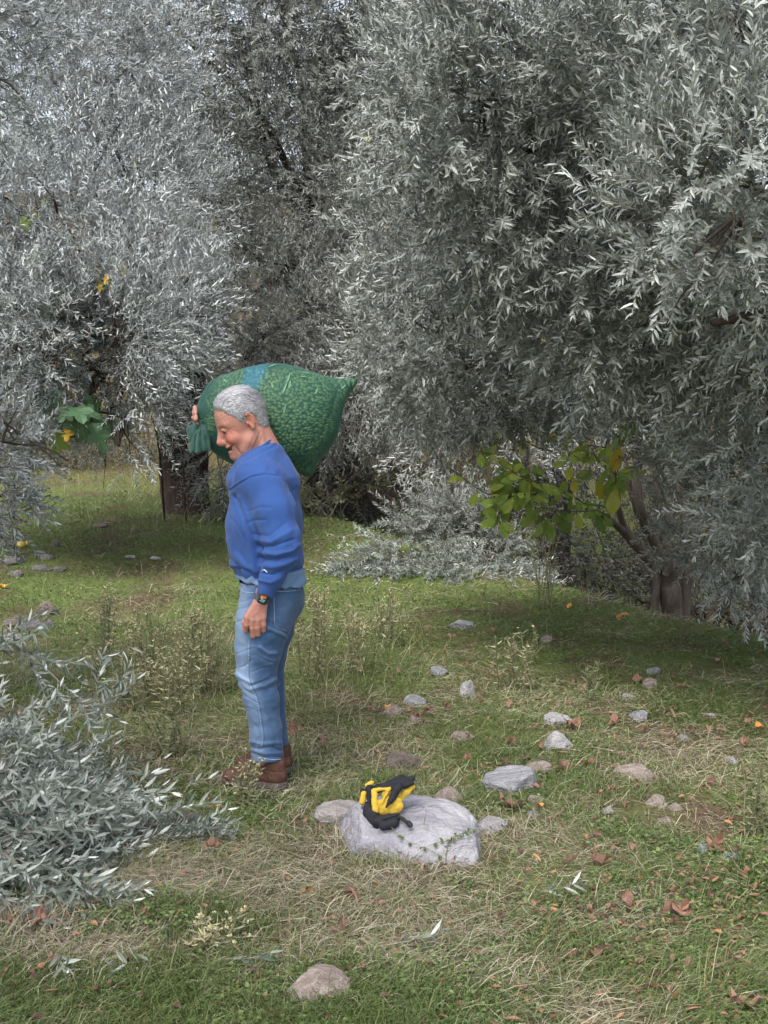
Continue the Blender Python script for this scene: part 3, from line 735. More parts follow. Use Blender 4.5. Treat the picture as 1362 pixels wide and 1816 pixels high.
body = SDF(W(320, 660, .62) + [0, -1.1, .03], W(560, 1402, .62) - [0, 0, .12], .0042)
body.D[:] = 10
B = body
S_ = HS
def el(c, r, k=.01, sub=False): B.ell(hl(*c), np.array(r) * S_, k * S_, sub, RH)
def cn(a, b, ra, rb, k=.01, sub=False): B.cone(hl(*a), hl(*b), ra * S_, rb * S_, k * S_, sub)
def head(B):
    el((-.004, 0, .040), (.090, .076, .088))
    el((.022, 0, .028), (.070, .066, .075), .03)
    el((.030, 0, -.035), (.062, .058, .080), .03)
    cn((.020, .050, -.064), (.070, .018, -.097), .020, .017, .03); cn((.020, -.050, -.064), (.070, -.018, -.097), .020, .017, .03)
    el((.082, 0, -.095), (.021, .024, .017), .015); cn((-.004, .058, -.050), (.040, .043, -.088), .014, .014, .02); cn((-.004, -.058, -.050), (.040, -.043, -.088), .014, .014, .02)
    for s in (1, -1):
        cn((.080, .010 * s, .026), (.064, .048 * s, .024), .012, .011, .016)       # brow
        el((.064, .042 * s, -.034), (.022, .022, .020), .022)                      # cheek
        cn((.096, s * .010, -.040), (.094, s * .014, -.036), .0075, .0085, .008)    # nostril wing
        el((.088, .033 * s, .006), (.017, .019, .0125), .012, True)                 # eye socket
    cn((.088, 0, .018), (.113, 0, -.027), .0085, .0115, .014)                      # bridge and tip
    cn((.111, 0, -.030), (.108, 0, -.034), .0125, .011, .008)
    el((.079, 0, -.066), (.020, .028, .022), .016)                                 # muzzle
    cn((.096, -.018, -.0545), (.096, .018, -.0545), .0058, .0058, .005); cn((.092, .018, -.0545), (.080, .032, -.049), .005, .0035, .005)
    cn((.093, -.018, -.076), (.093, .018, -.076), .0066, .0066, .005); cn((.089, .018, -.075), (.078, .032, -.062), .005, .0035, .005)
    el((.094, 0, -.0645), (.026, .0300, .0062), .003, True)                         # open smile
    cn((.094, .018, -.064), (.076, .036, -.053), .0045, .003, .003, True)            # mouth corner lifted
    for s in (1, -1):
        el((.0775, .033 * s, .0045), (.0118, .0125, .0118), .004)                   # lids bulge
        cn((.0885, .021 * s, .0105), (.0865, .033 * s, .0125), .0042, .0045, .003); cn((.0872, .033 * s, .0105), (.076, .047 * s, .005), .0062, .0045, .003)      # upper lid
        cn((.087, .021 * s, -.001), (.085, .033 * s, -.004), .0036, .0042, .003); cn((.085, .033 * s, -.004), (.075, .047 * s, .001), .0042, .0034, .003); cn((.080, .030 * s, -.013), (.072, .048 * s, -.010), .006, .004, .006)    # lower lid
        # ear
        B.ell(hl(-.016, .081 * s, .002), np.array([.0135, .0085, .031]) * S_, .005, False, RH)
        B.ell(hl(-.009, .0895 * s, .004), np.array([.0085, .0095, .019]) * S_, .002, True, RH)
        cn((-.004, .0855 * s, .026), (-.018, .0895 * s, .030), .0038, .004, .003); cn((-.018, .0895 * s, .030), (-.027, .0905 * s, .014), .004, .004, .003); cn((-.027, .0905 * s, .014), (-.027, .088 * s, -.012), .0045, .0038, .003); cn((.001, .084 * s, .004), (.0, .085 * s, -.008), .004, .0035, .003); cn((-.018, .087 * s, .012), (-.018, .087 * s, -.006), .003, .003, .003)
        cn((-.011, .080 * s, -.026), (-.011, .080 * s, -.028), .0075, .006, .006)
    # smile line, cheek crease
    for s in (1, -1):
        cn((.096, .024 * s, -.036), (.076, .044 * s, -.055), .0045, .0045, .004, True)
        cn((.076, .044 * s, -.055), (.066, .041 * s, -.090), .0050, .0035, .004, True)
head(B)
# neck and shoulders
B.cone(hl(-.022, 0, -.035), W(472, 806, .0), .061, .068, .03)
B.cone(hl(.010, 0, -.080), W(452, 818, .0), .038, .055, .02)
B.cone(hl(-.020, .052, -.045), W(446, 806, -.03), .009, .011, .009); B.cone(hl(-.034, .048, -.045), W(468, 800, -.07), .010, .012, .010)                 # tendon
B.cone(W(474, 838, -.10), W(474, 838, .12), .05, .05, .04)
B.cone(W(468, 850, 0), W(470, 960, 0), .115, .11, .04, sc=(1, 1.35, 1))
B.cone(W(472, 960, 0), W(482, 1060, 0), .10, .092, .04, sc=(1, 1.3, 1))
# legs
for dy, o in ((-.095, 0), (.125, 8)):
    B.cone(W(474 + o * .3, 1065, dy), W(453 + o, 1195, dy), .085, .058, .03); B.cone(W(453 + o, 1195, dy), W(474 + o * .8, 1340 - o * 2, dy), .058, .042, .02)
    B.cone(W(474 + o * .8, 1340 - o * 2, dy), W(480 + o * .5, 1372 - o * 3, dy), .038, .03, .02); B.cone(W(480 + o * .5, 1374 - o * 3, dy), W(425 + o * 2, 1382 - o * 3.2, dy + .02), .022, .014, .02)
# left arm and hand
B.cone(W(478, 866, -.165), W(503, 955, -.235), .035, .030, .03); B.cone(W(503, 960, -.235), W(470, 1046, -.226), .030, .024, .02)
B.cone(W(466, 1050, -.225), W(462, 1068, -.225), .028, .027, .015, sc=(1, .8, 1))
DHh = -.225
K = [(438, 1096), (447.5, 1100), (457.5, 1100), (467, 1097)]
for i, (x, y) in enumerate(K): B.cone(W(456 + i * 3.6, 1070, DHh), W(x, y - 3, DHh), .0175, .0135, .012)
B.cone(W(450, 1082, DHh + .012), W(462, 1084, DHh + .012), .017, .016, .012)
for i, ch in enumerate(([(438, 1096, -.002), (437, 1108, .002), (435.5, 1118, .018), (437, 1120, .040)],
                        [(447.5, 1100, -.003), (447.5, 1114, .004), (448.5, 1128, .018), (449, 1127, .040)],
                        [(457.5, 1100, -.003), (457.5, 1113, .004), (457.5, 1125, .018), (457, 1124, .040)],
                        [(467, 1097, -.002), (468, 1108, .003), (467.5, 1118, .016), (466, 1118, .036)])):
    for j in range(3):
        a, b_ = ch[j], ch[j + 1]; r = [.0120, .0112, .0102, .009]
        B.cone(W(a[0], a[1], DHh + a[2]), W(b_[0], b_[1], DHh + b_[2]), r[j] * (.88 if i == 3 else 1), r[j + 1] * (.88 if i == 3 else 1), .0035)
    B.ell(W(ch[0][0], ch[0][1] - 1, DHh - .008), (.0085, .006, .0085), .006)         # knuckle
for a, b_, ra, rb in (((458, 1074, .014), (443, 1090, .034), .015, .014), ((443, 1090, .034), (434, 1104, .040), .0135, .011), ((434, 1104, .040), (433, 1116, .042), .011, .009)):
    B.cone(W(a[0], a[1], DHh + a[2]), W(b_[0], b_[1], DHh + b_[2]), ra, rb, .008)
# right arm, up and round the back of the sack, fingers closed on its left end
B.cone(W(474, 838, .16), W(420, 785, .44), .052, .043, .03); B.cone(W(420, 785, .44), W(361, 748, .30), .042, .028, .02)
B.cone(W(361, 748, .30), W(352, 738, .26), .03, .026, .015, sc=(1, 1.2, 1))
for ch in ([(354, 724, .25), (346, 723, .19), (347, 733, .13)], [(352, 731, .25), (344.5, 731, .18), (348, 741, .12)], [(350, 739, .25), (343.5, 741, .18), (347.5, 744, .11)], [(352, 747, .25), (346, 749, .19), (350, 752, .14)]):
    for j in range(2): B.cone(W(*ch[j]), W(*ch[j + 1]), .0115 - .001 * j, .0105 - .0015 * j, .003)
V, Q = body.extract(); V = smooth_v(V, Q, 1, .35)
hsub = tol(V)
# wrinkles on the face and veins on the hand
isH = (np.abs(hsub[:, 0]) < .14) & (np.abs(hsub[:, 1]) < .1) & (hsub[:, 2] > -.13) & (hsub[:, 2] < .15)
N = vnormals(V, Q); dsp = np.zeros(len(V)); hx, hy, hz = hsub.T
dsp -= np.where(isH & (hx > .04) & (hz > .035) & (hz < .085), .0009 * np.maximum(0, np.sin(hz * 2 * math.pi / .012 + 1.5 * np.sin(hy * 40))), 0)
cf = np.hypot(hx - .064, np.abs(hy) - .052); an = np.arctan2(hz - .004, .064 - hx)
dsp -= np.where(isH & (cf > .006) & (cf < .028) & (np.abs(hy) > .04) & (hx < .075), .0011 * np.maximum(0, np.cos(an * 7)), 0)
V = V + N * dsp[:, None]
px, py = proj(V)
hand = (V[:, 1] < DP - .15) & (py > 1060)
vein = [([(436, 1109), (440, 1109)], 1.0, -1.0), ([(444, 1112), (451, 1112)], 1.0, -1.2), ([(454, 1111), (461, 1111)], 1.0, -1.2), ([(463, 1070), (458, 1083), (447, 1093)], 1.6, 1.6), ([(465, 1072), (462, 1086), (467, 1094)], 1.4, 1.2), ([(458, 1083), (457, 1096)], 1.3, 1.2)]
V = folds(V, Q, [([(441, 798), (447, 784), (453, 768)], 1.5, -2.4), ([(448, 797), (456, 782), (462, 766)], 1.5, -2.4), ([(456, 793), (467, 772)], 1.5, -2.0)])
V2 = folds(V, Q, vein); V = np.where(hand[:, None], V2, V)
# local skin tints
base = np.array([.42, .21, .17]); tint = np.tile(base, (len(V), 1))
def blend(mask, c):
    global tint
    tint = tint * (1 - mask[:, None]) + np.array(c) * mask[:, None]
g = lambda c, r: np.where(isH, np.exp(-(((hx - c[0]) / r[0]) ** 2 + ((np.abs(hy) - c[1]) / r[1]) ** 2 + ((hz - c[2]) / r[2]) ** 2)), 0)
blend(.8 * g((.07, .045, -.028), (.045, .035, .035)), (.46, .12, .09)); blend(.45 * g((.02, .06, -.07), (.05, .05, .03)), (.36, .16, .12)); blend(.6 * g((.115, 0, -.03), (.03, .02, .02)), (.50, .14, .11))
blend(.5 * g((-.016, .085, 0), (.03, .02, .04)), (.46, .14, .10))
blend(.45 * g((.07, .0, -.10), (.05, .07, .03)), (.36, .20, .17))
blend(.75 * g((.096, 0, -.0545), (.012, .022, .005)), (.42, .15, .13)); blend(.8 * g((.094, 0, -.076), (.012, .02, .006)), (.46, .17, .15))
inm = isH & (hx > .062) & (hx < .0925) & (np.abs(hy) < .031) & (np.abs(hz + .0645) < .0065); blend(inm.astype(float) * .9, (.07, .015, .012))
blend(.6 * g((.086, .033, .004), (.014, .02, .008)), (.40, .20, .15))
blend(np.clip((vn(V, 110, 5) - .8) * 4, 0, 1) * .35, (.35, .15, .1))
blend(np.where(hand, .35 * sst(py, 1098, 1125), 0), (.50, .20, .13))
me = npmesh('body', V, None, Q, True, None, {'tint': tint})
m = M('skin'); v = m.obj(); n1 = m.noise(v, 160, 3); c = m.mix(m.math('MULTIPLY', m.noise(v, 55, 5, .75), .6), m.attr('tint', 'Color'), (.45, .2, .14))
MAT_skin = m.fin(c, .48, m.bump(n1, .5, .002), spec=.35, Subsurface__Weight=.06, Subsurface__Scale=.006)
m.b.inputs['Subsurface Radius'].default_value = (1, .35, .2)
body_o = link('body', me, [MAT_skin], person)
BV, BQ = V, Q

# hair: a thick cap over the scalp with combed strands on it
def hair_th(P):
    x, y, z = P.T; ay = np.abs(y)
    front = .088 - .45 * np.maximum(0, ay - .03) ; line = z - (.070 - .30 * np.maximum(0, .06 - x) * 0)
    zl = np.interp(x, [-.12, -.06, -.035, -.005, .010, .022, .045, .06, .075, .12], [-.048, -.048, -.03, .028, -.005, .010, .046, .066, .080, .088])
    zl = zl + .012 * (vn(P, 60, 3) - .5)
    t = sst(z - zl, -.003, .030)
    ear = np.hypot(x + .016, (z - .002) * .75); t = t * np.where((ay > .06), sst(ear, .020, .026), 1)
    return t * (.006 + .007 * sst(z, .05, .12) + .004 * sst(x, .0, .06))
sel = (hx > -.13) & (hx < .12) & (hz > -.07) & (hz < .16) & (np.abs(hy) < .1)
th = np.where(sel, hair_th(hsub), 0)
lowneck = (hz < -.0)
fm = (th[BQ] > .0007).any(1)
ids = np.unique(BQ[fm]); rm = np.full(len(V), -1); rm[ids] = np.arange(len(ids))
Ns = smooth_v(N, BQ, 6, .7)[ids]; Ns /= np.linalg.norm(Ns, axis=1)[:, None]
sc_ = hsub[ids]; streak = vn(sc_ * np.array([18, 110, 60]), 1, 4) * .6 + vn(sc_ * np.array([40, 240, 120]), 1, 8) * .4
HV = V[ids] + Ns * ((th[ids] - .0012) * (.75 + .4 * streak))[:, None]; HQ = rm[BQ[fm]]
m = M('grey_hair'); v = m.obj(); mp = m.n('Mapping', 0, Vector=v, Scale=(60, 260, 160)); a = m.noise(mp, 1.0, 4, .6)
MAT_hair = m.fin(m.mix(m.attr('cover'), (.40, .22, .17), m.ramp(a, [(.25, (.13, .13, .14)), (.5, (.30, .30, .32)), (.75, (.52, .52, .55))])), .5, m.bump(a, .6, .003), spec=.4)
hair = link('hair', npmesh('hair', HV, None, HQ, True, None, {'cover': np.clip((th[ids] - .0012) / .0055, 0, 1)}), [MAT_hair], person)
hb = Bag(); kk = np.concatenate([rng.choice(np.where(th[ids] > .003)[0], 5200), rng.choice(np.where((th[ids] > .001) & (th[ids] < .004))[0], 900)])
for i in kk:
    p = HV[i]; n = Ns[i]; l = sc_[i]
    d = RH @ np.array([-.75 - .25 * (l[0] < 0), .25 * np.sign(l[1]) * (abs(l[1]) > .04), .55 * (l[0] > .03) - .75 * (l[0] < -.02) - .3 * (abs(l[1]) > .055)])
    d = d + rng.normal(0, .16, 3); d -= n * (d @ n); d /= np.linalg.norm(d); sdv = np.cross(n, d)
    Ln = rng.uniform(.010, .024) * (.7 + .5 * (l[2] > .07)); w = .0008
    p0 = p - n * .001; p1 = p + d * Ln * .5 + n * .0022; p2 = p + d * Ln + n * rng.uniform(.000, .0025) - n * Ln * Ln * 2
    hb.add([p0 - sdv * w, p0 + sdv * w, p1 + sdv * w, p1 - sdv * w, p2], [(3, 2, 4)], [(0, 1, 2, 3)], float(np.clip(rng.uniform() * (.62 if (l[0] < -.01 and l[2] < .10) or l[2] < .05 else 1.0) + .25 * (l[2] > .105), 0, 1)))
m = M('grey_hair_strand'); r = m.attr('rnd')
MAT_strand = m.fin(m.ramp(r, [(0, (.11, .11, .12)), (.35, (.30, .30, .32)), (1, (.70, .70, .73))]), .4, spec=.5)
link('strands', hb.mesh('strands'), [MAT_strand], hair)
# eyebrows
for s in (1, -1):
    eb = Bag()
    for i in range(150):
        t = rng.uniform(0, 1); q = np.array([.0905 - .02 * t, s * (.012 + .038 * t), .027 + .005 * math.sin(t * 2.6)]) + rng.normal(0, .0016, 3)
        p = hl(*q); d = RH @ np.array([.5 - t * .6, s * .8, .35]); d /= np.linalg.norm(d); w = np.cross(d, Fv) * .0007
        eb.add([p - w, p + w, p + d * .009], [(0, 1, 2)], None, float(rng.uniform(0, .5)))
    link('eyebrow', eb.mesh('eyebrow'), [MAT_strand], person)
# eyes, teeth
def uvs(c, r, R=None, nu=20, nv=12):
    u = np.linspace(0, 2 * math.pi, nu, endpoint=False); w = np.linspace(0, math.pi, nv + 1)
    P = np.stack([np.outer(np.cos(w), np.ones(nu)), np.outer(np.sin(w), np.cos(u)), np.outer(np.sin(w), np.sin(u))], -1).reshape(-1, 3) * r
    if R is not None: P = P @ np.asarray(R).T
    i = np.arange(nv)[:, None] * nu; j = np.arange(nu)[None, :]; k = (j + 1) % nu
    return P + c, np.stack([i + j, i + k, i + nu + k, i + nu + j], -1).reshape(-1, 4)
for s in (1, -1):
    Vv, Qq = uvs(hl(.0775, .033 * s, .004), np.array([.0135, .0135, .0130]) * HS, RH)
    loc = (Vv - hl(.0775, .033 * s, .004)); ax = Fv * .86 - Uv * .30 + Lv * .42; ax /= np.linalg.norm(ax)
    ca = (loc @ ax) / (np.linalg.norm(loc, axis=1) + 1e-9)
    colr = np.where((ca > .80)[:, None], np.array([.03, .018, .012]), np.array([.34, .28, .25]))
    mm = npmesh('eye', Vv, None, Qq, True, None, {'tint': colr})
    if 'MAT_eye' not in globals():
        m = M('eye'); MAT_eye = m.fin(m.attr('tint', 'Color'), .12, spec=.6)
    link('eye', mm, [MAT_eye], person)
tb = Bag()
for i in range(-3, 4):
    Vv, Qq = uvs(hl(.0865 - .0009 * i * i, i * .0052, -.0612), np.array([.0022, .0027, .0028]) * HS, RH, 8, 6); tb.add(Vv, None, Qq)
m = M('tooth'); link('teeth', tb.mesh('teeth', True), [m.fin((.7, .65, .55), .3)], person)

# ---- sweatshirt
Sx = SDF(W(385, 745, .62) + [0, -1.1, 0], W(560, 1075, .62), .0038)
Sx.cone(W(471, 985, 0), W(469, 925, 0), .151, .148, .04, sc=(1, 1.28, 1))
Sx.cone(W(469, 925, 0), W(470, 868, 0), .148, .136, .05, sc=(1, 1.32, 1))
Sx.cone(W(476, 1012, 0), W(476, 995, 0), .141, .146, .02, sc=(1, 1.25, 1))
Sx.cone(W(458, 846, -.12), W(462, 846, .13), .088, .088, .06)
Sx.cone(W(464, 812, -.01), W(462, 846, 0), .078, .10, .05, sc=(1, 1.2, 1))
Sx.cone(W(486, 803, 0), W(496, 850, 0), .034, .075, .05, sc=(1, 1.8, 1))
Sx.cone(W(433, 831, 0), W(430, 852, 0), .030, .055, .05, sc=(1, 1.6, 1))
zh_ = W(470, 1019, 0); Sx.plane(zh_, (-.05, 0, -1))
# left sleeve
Sx.cone(W(474, 862, -.165), W(487, 905, -.205), .080, .079, .035); Sx.cone(W(487, 905, -.205), W(500, 958, -.235), .077, .070, .03)
Sx.cone(W(500, 958, -.235), W(499, 985, -.235), .069, .064, .03); Sx.cone(W(499, 985, -.235), W(482, 1022, -.232), .062, .049, .02)
Sx.cone(W(482, 1022, -.232), W(470, 1052, -.228), .046, .036, .015)
# right sleeve going back behind the sack
Sx.cone(W(474, 840, .16), W(421, 788, .44), .075, .062, .04); Sx.cone(W(421, 788, .44), W(378, 762, .33), .06, .045, .03)
# neck opening
NA, NB = W(490, 773, 0), W(421, 818, 0)
nc = (NA + NB) / 2; axd = (NA - NB) / np.linalg.norm(NA - NB); nrm_ = np.array([axd[2], 0, -axd[0]]); nrm_ = nrm_ * np.sign(nrm_[2])
Rn = np.stack([axd, np.array([0, 1.0, 0]), nrm_], 1)
Sx.ell(nc + nrm_ * .026, (.090, .085, .056), .006, True, Rn)
# end of the sleeve and the hem
sd_ = W(468, 1058, -.228) - W(484, 1018, -.232); 
Sx.cone(W(469, 1054.5, -.228), W(460, 1078, -.226), .030, .034, .004, True)
V, Q = keep_big(*Sx.extract())
V = smooth_v(V, Q, 2, .4)
sw = [([(499, 784), (480, 795), (455, 806), (430, 822)], 1.6, -3.5), ([(499, 779), (480, 789), (455, 800), (432, 815)], 2.2, 3.0), (c1((350, 1000), (420, 950), (500, 905), (600, 885), (700, 890)), 2.0, -3), (c1((355, 985), (425, 935), (505, 890), (600, 872)), 2.0, 2.5),
      (c1((380, 1050), (430, 1150), (470, 1260), (510, 1360), (545, 1450), (570, 1520)), 4.5, -16), (c1((420, 1060), (480, 1200), (530, 1340)), 6, 7),
      (c1((560, 1440), (680, 1455), (800, 1425), (835, 1390)), 4.2, 12), (c1((560, 1480), (680, 1500), (820, 1470)), 3.2, -12), (c1((570, 1530), (660, 1545), (760, 1520), (830, 1480)), 4, 9),
      (c1((575, 1590), (660, 1600), (740, 1570)), 3, -8), (c1((560, 1640), (640, 1655), (720, 1610)), 3, 6), (c1((550, 1400), (660, 1400), (800, 1350)), 3.5, -9), (c1((540, 1355), (640, 1370), (780, 1290)), 4, 7),
      (c1((520, 1310), (620, 1325), (740, 1240)), 3.5, -5), (c1((470, 1240), (520, 1215), (600, 1210)), 2.5, -4), (c1((480, 1150), (560, 1120), (640, 1120)), 2.5, -3),
      (c1((700, 880), (760, 980), (790, 1100), (820, 1250)), 4, -6), (c1((640, 840), (740, 900), (800, 1000)), 3.5, -5), (c1((760, 780), (800, 880), (825, 960)), 3.5, 6),
      (c1((390, 820), (370, 900), (352, 990)), 3.5, -4), (c1((350, 1040), (400, 1100), (440, 1220), (480, 1350), (510, 1480), (530, 1600)), 3.5, 6), (c1((340, 1150), (370, 1300), (400, 1420), (470, 1530)), 5, -7),
      (c1((340, 1350), (380, 1450), (450, 1530), (540, 1580)), 4.5, 7), (c1((345, 1480), (400, 1540), (520, 1600)), 3, -6), (c1((355, 1200), (400, 1250), (440, 1340)), 3, -4), (c1((560, 770), (640, 760), (700, 800)), 4, -4), (c1((420, 800), (520, 800), (600, 830)), 4, 3)]
sw = [(l, w * 1.15, a * .82) for l, w, a in sw]
V = folds(V, Q, sw)
px, py = proj(V); Nn = vnormals(V, Q)
low = (V[:, 1] > DP - .13) | (px > 522) | (px < 440)
V = V + Nn * ((fbm(V * np.array([1, 1, .6]), 17, 12, 2) - .5) * .013)[:, None]
# ribbed hem, pulled in
hm = sst(py, 1004, 1010) * (V[:, 1] > DP - .15)
cxh = W(477, 1010, 0)
V[:, 0] = V[:, 0] + (cxh[0] - V[:, 0]) * .07 * hm; V[:, 1] = V[:, 1] + (cxh[1] - V[:, 1]) * .07 * hm
def fabric(name, c0, c1_, scale=260, rough=.9, heather=.35):
    m = M(name); v = m.obj(); a = m.noise(v, scale, 3, .7); b = m.noise(v, 14, 3)
    col = m.mix(m.math('MULTIPLY', a, heather * 1.6), c0, c1_); col = m.mix(m.math('MULTIPLY', b, .25), col, c0)
    return m.fin(col, rough, m.bump(a, .35, .002), spec=.25, Sheen__Weight=.1, Sheen__Roughness=.5)
MAT_sw = fabric('blue_fleece', (.024, .066, .23), (.055, .13, .36))
MAT_rib = fabric('blue_rib', (.03, .075, .22), (.07, .14, .33), 400)
sweat = link('sweatshirt', npmesh('sweatshirt', V, None, Q, True), [MAT_sw], person)
SWbvh = BVHTree.FromPolygons([tuple(x) for x in V], [tuple(q) for q in Q])
# collar band
a = np.linspace(0, 2 * math.pi, 60)
ring = nc - .004 * axd + .086 * np.cos(a)[:, None] * axd + .086 * np.sin(a)[:, None] * np.array([0, 1.0, 0]) + nrm_ * (.002 - .009 * np.abs(np.sin(a)) )[:, None]
Vr, Qr = tube(ring, .0060, 8, False); Vr = nc + (Vr - nc)
link('collar', npmesh('collar', Vr, None, Qr, True), [MAT_rib], sweat)
def stitch(name, lines, mat, r, parent, bvh, dash=None, lift=.001):
    b = Bag()
    for line in lines:
        pl = []
        n = max(4, int(sum(math.hypot(b_[0] - a_[0], b_[1] - a_[1]) for a_, b_ in zip(line[:-1], line[1:])) / 1.3))
        sp_ = spline([(x, y, 0) for x, y in line], n)
        for q in sp_:
            d = ray(q[0], q[1]); d = d / np.linalg.norm(d); o = np.array([0, 0, CAMZ]) + d * 3
            h = bvh.ray_cast(Vector(o), Vector(d))
            if h[0] is not None: pl.append(np.array(h[0]) + np.array(h[1]) * lift)
            elif len(pl): break
        if len(pl) < 3: continue
        pl = np.array(pl)
        if dash:
            for i in range(0, len(pl) - 2, 3):
                Vt, Qt = tube(pl[i:i + 2], r, 4); b.add(Vt, None, Qt)
        else:
            Vt, Qt = tube(pl, r, 4); b.add(Vt, None, Qt)
    return link(name, b.mesh(name), [mat], parent)
m = M('white_logo'); MAT_w = m.fin((.75, .78, .85), .7)
stitch('logo', [c1((582, 1572), (590, 1565), (602, 1568), (616, 1582))], MAT_w, .0016, sweat, SWbvh, lift=.0008)
m = M('seam_blue'); MAT_seam = m.fin((.02, .05, .2), .9)
stitch('seam', [c1((352, 1000), (420, 950), (500, 905), (600, 885), (700, 892)), c1((700, 892), (760, 960), (780, 1050))], MAT_seam, .0009, sweat, SWbvh, lift=.0)

# ---- T-shirt hem below the sweatshirt
Hx = SDF(W(400, 985, .3) + [0, -.6, 0], W(565, 1050, .3) - [0, 0, .03], .0045)
Hx.cone(W(481, 1040, 0), W(479, 1004, 0), .148, .139, .01, sc=(1, 1.29, 1))
Hx.plane(W(480, 1030, 0), (-.12, 0, -1)); Hx.plane(W(480, 1008, 0), (0, 0, 1))
V, Q = Hx.extract(); V = smooth_v(V, Q, 1, .4); px, py = proj(V)
V = V + vnormals(V, Q) * (.004 * np.sin(px * .25 + py * .2) * sst(py, 1010, 1030))[:, None]
link('shirt_hem', npmesh('shirt_hem', V, None, Q, True), [fabric('pale_blue_jersey', (.11, .19, .34), (.20, .30, .46))], person)

# ---- jeans
J = SDF(W(400, 1010, .35) + [0, -.75, 0], W(560, 1352, .35), .0038)
J.cone(W(479, 1018, 0), W(483, 1062, .0), .128, .134, .03, sc=(1, 1.3, 1))
J.cone(W(476, 1062, -.085), W(467, 1105, -.095), .108, .112, .03); J.cone(W(467, 1105, -.095), W(459, 1150, -.1), .112, .096, .02)
J.cone(W(459, 1150, -.1), W(454.5, 1195, -.1), .094, .079, .02); J.cone(W(454.5, 1195, -.1), W(463, 1240, -.1), .079, .070, .02)
J.cone(W(463, 1240, -.1), W(471, 1295, -.098), .069, .065, .02); J.cone(W(471, 1295, -.098), W(474.5, 1343, -.095), .065, .066, .015)
J.cone(W(486, 1062, .09), W(478, 1110, .1), .112, .104, .03); J.cone(W(478, 1110, .1), W(470, 1185, .12), .10, .079, .02)
J.cone(W(470, 1185, .12), W(477, 1240, .125), .077, .07, .02); J.cone(W(477, 1240, .125), W(484, 1322, .13), .068, .066, .015)
J.plane(W(475, 1346.5, -.1), (.05, 0, -1)); fb = W(484, 1326, .13); J.box(fb - [0, 0, .2], (.3, .14, .2), .002, .002, True)
J.plane(W(479, 1012, 0), (0, 0, 1))
V, Q = J.extract(); V = smooth_v(V, Q, 1, .4)
js = [(c2((520, 440), (580, 490), (640, 530)), 2.6, -11), (c2((500, 500), (570, 530), (630, 560)), 3, 5), (c2((380, 930), (450, 905), (540, 860)), 2.2, -9), (c2((370, 960), (470, 940), (560, 890)), 3, 5),
      (c2((250, 880), (310, 960), (400, 1010)), 2.4, -8), (c2((255, 840), (300, 880), (370, 910)), 3, 6), (c2((265, 800), (320, 780), (370, 740)), 2.2, -5), (c2((250, 690), (310, 670), (400, 640)), 2.2, -4),
      (c2((370, 830), (450, 800), (545, 780)), 2.4, -5), (c2((400, 700), (480, 740), (550, 760)), 2.4, -5), (c2((430, 640), (500, 690), (560, 690)), 2.4, 4), (c2((300, 1000), (370, 1040), (450, 1090)), 2.4, -4),
      (c2((340, 1100), (400, 1120), (480, 1180)), 2.4, -3), (c2((500, 990), (560, 960), (590, 930)), 2.4, -4), (c2((350, 1395), (420, 1420), (520, 1405), (600, 1430)), 2.4, -9), (c2((350, 1360), (450, 1380), (590, 1370)), 2.8, 6),
      (c2((380, 1450), (470, 1490), (600, 1480)), 2.2, -6), (c2((370, 1425), (480, 1455), (600, 1450)), 2.2, 5), (c2((245, 350), (300, 345), (380, 320)), 2, -4), (c2((250, 300), (310, 290), (380, 270)), 2, -3),
      (c2((245, 450), (300, 430), (340, 420)), 2, -3), (c2((540, 150), (640, 170), (740, 150)), 2.4, -4), (c2((400, 1240), (440, 1320), (400, 1390)), 2.4, -4), (c2((520, 1200), (560, 1300), (560, 1390)), 2.8, -4), (c2((450, 560), (520, 520), (590, 560)), 2.4, -3)]
js = [(l, w * 1.1, a * .9) for l, w, a in js]
V = folds(V, Q, js)
V = V + vnormals(V, Q) * ((fbm(V * np.array([1, 1, 1.5]), 20, 19, 2) - .5) * .009)[:, None]
px, py = proj(V)
fx = np.interp(py, [1020, 1100, 1150, 1195, 1240, 1300, 1345], [430, 428, 428, 430, 446, 452, 456])
fade = np.exp(-((px - fx) / 17) ** 2) * (.35 + .5 * np.exp(-((py - 1205) / 26) ** 2) + .3 * np.exp(-((py - 1110) / 50) ** 2))
fade = np.clip(fade + .15 * np.exp(-((px - 505) / 16) ** 2 - ((py - 1075) / 25) ** 2) + .08 * np.exp(-((px - 478) / 22) ** 2 - ((py - 1290) / 40) ** 2), 0, 1)
whisk = 0
for l, w, a in js[:14]: whisk = whisk + np.exp(-(seg_dist(px, py, [(x, y - 3.5) for x, y in l]) / 2.2) ** 2) * .16
fade = np.clip(fade + whisk, 0, 1)
m = M('denim'); v = m.obj()
tw = m.n('TexWave', 0, Vector=m.n('Mapping', 0, Vector=v, Rotation=(0, .7, .3)), Scale=420, Distortion=1.5, Detail=2); a = m.noise(v, 55, 5, .7); b2 = m.noise(m.n('Mapping', 0, Vector=v, Scale=(1, 1, .15)), 420, 2)
col = m.mix(a, (.009, .032, .085), (.034, .080, .175)); col = m.mix(m.math('MULTIPLY', b2, .5), col, (.075, .145, .28)); col = m.mix(m.math('MULTIPLY', m.attr('fade'), .72), col, (.36, .49, .68))
MAT_denim = m.fin(col, .85, m.bump(b2, .3, .001), spec=.25, Sheen__Weight=.15)
jeans = link('jeans', npmesh('jeans', V, None, Q, True, None, {'fade': fade}), [MAT_denim], person)
Jbvh = BVHTree.FromPolygons([tuple(x) for x in V], [tuple(q) for q in Q])
m = M('seam_thread'); MAT_thread = m.fin((.42, .5, .62), .8)
m = M('dark_seam'); MAT_dseam = m.fin((.03, .07, .17), .9)
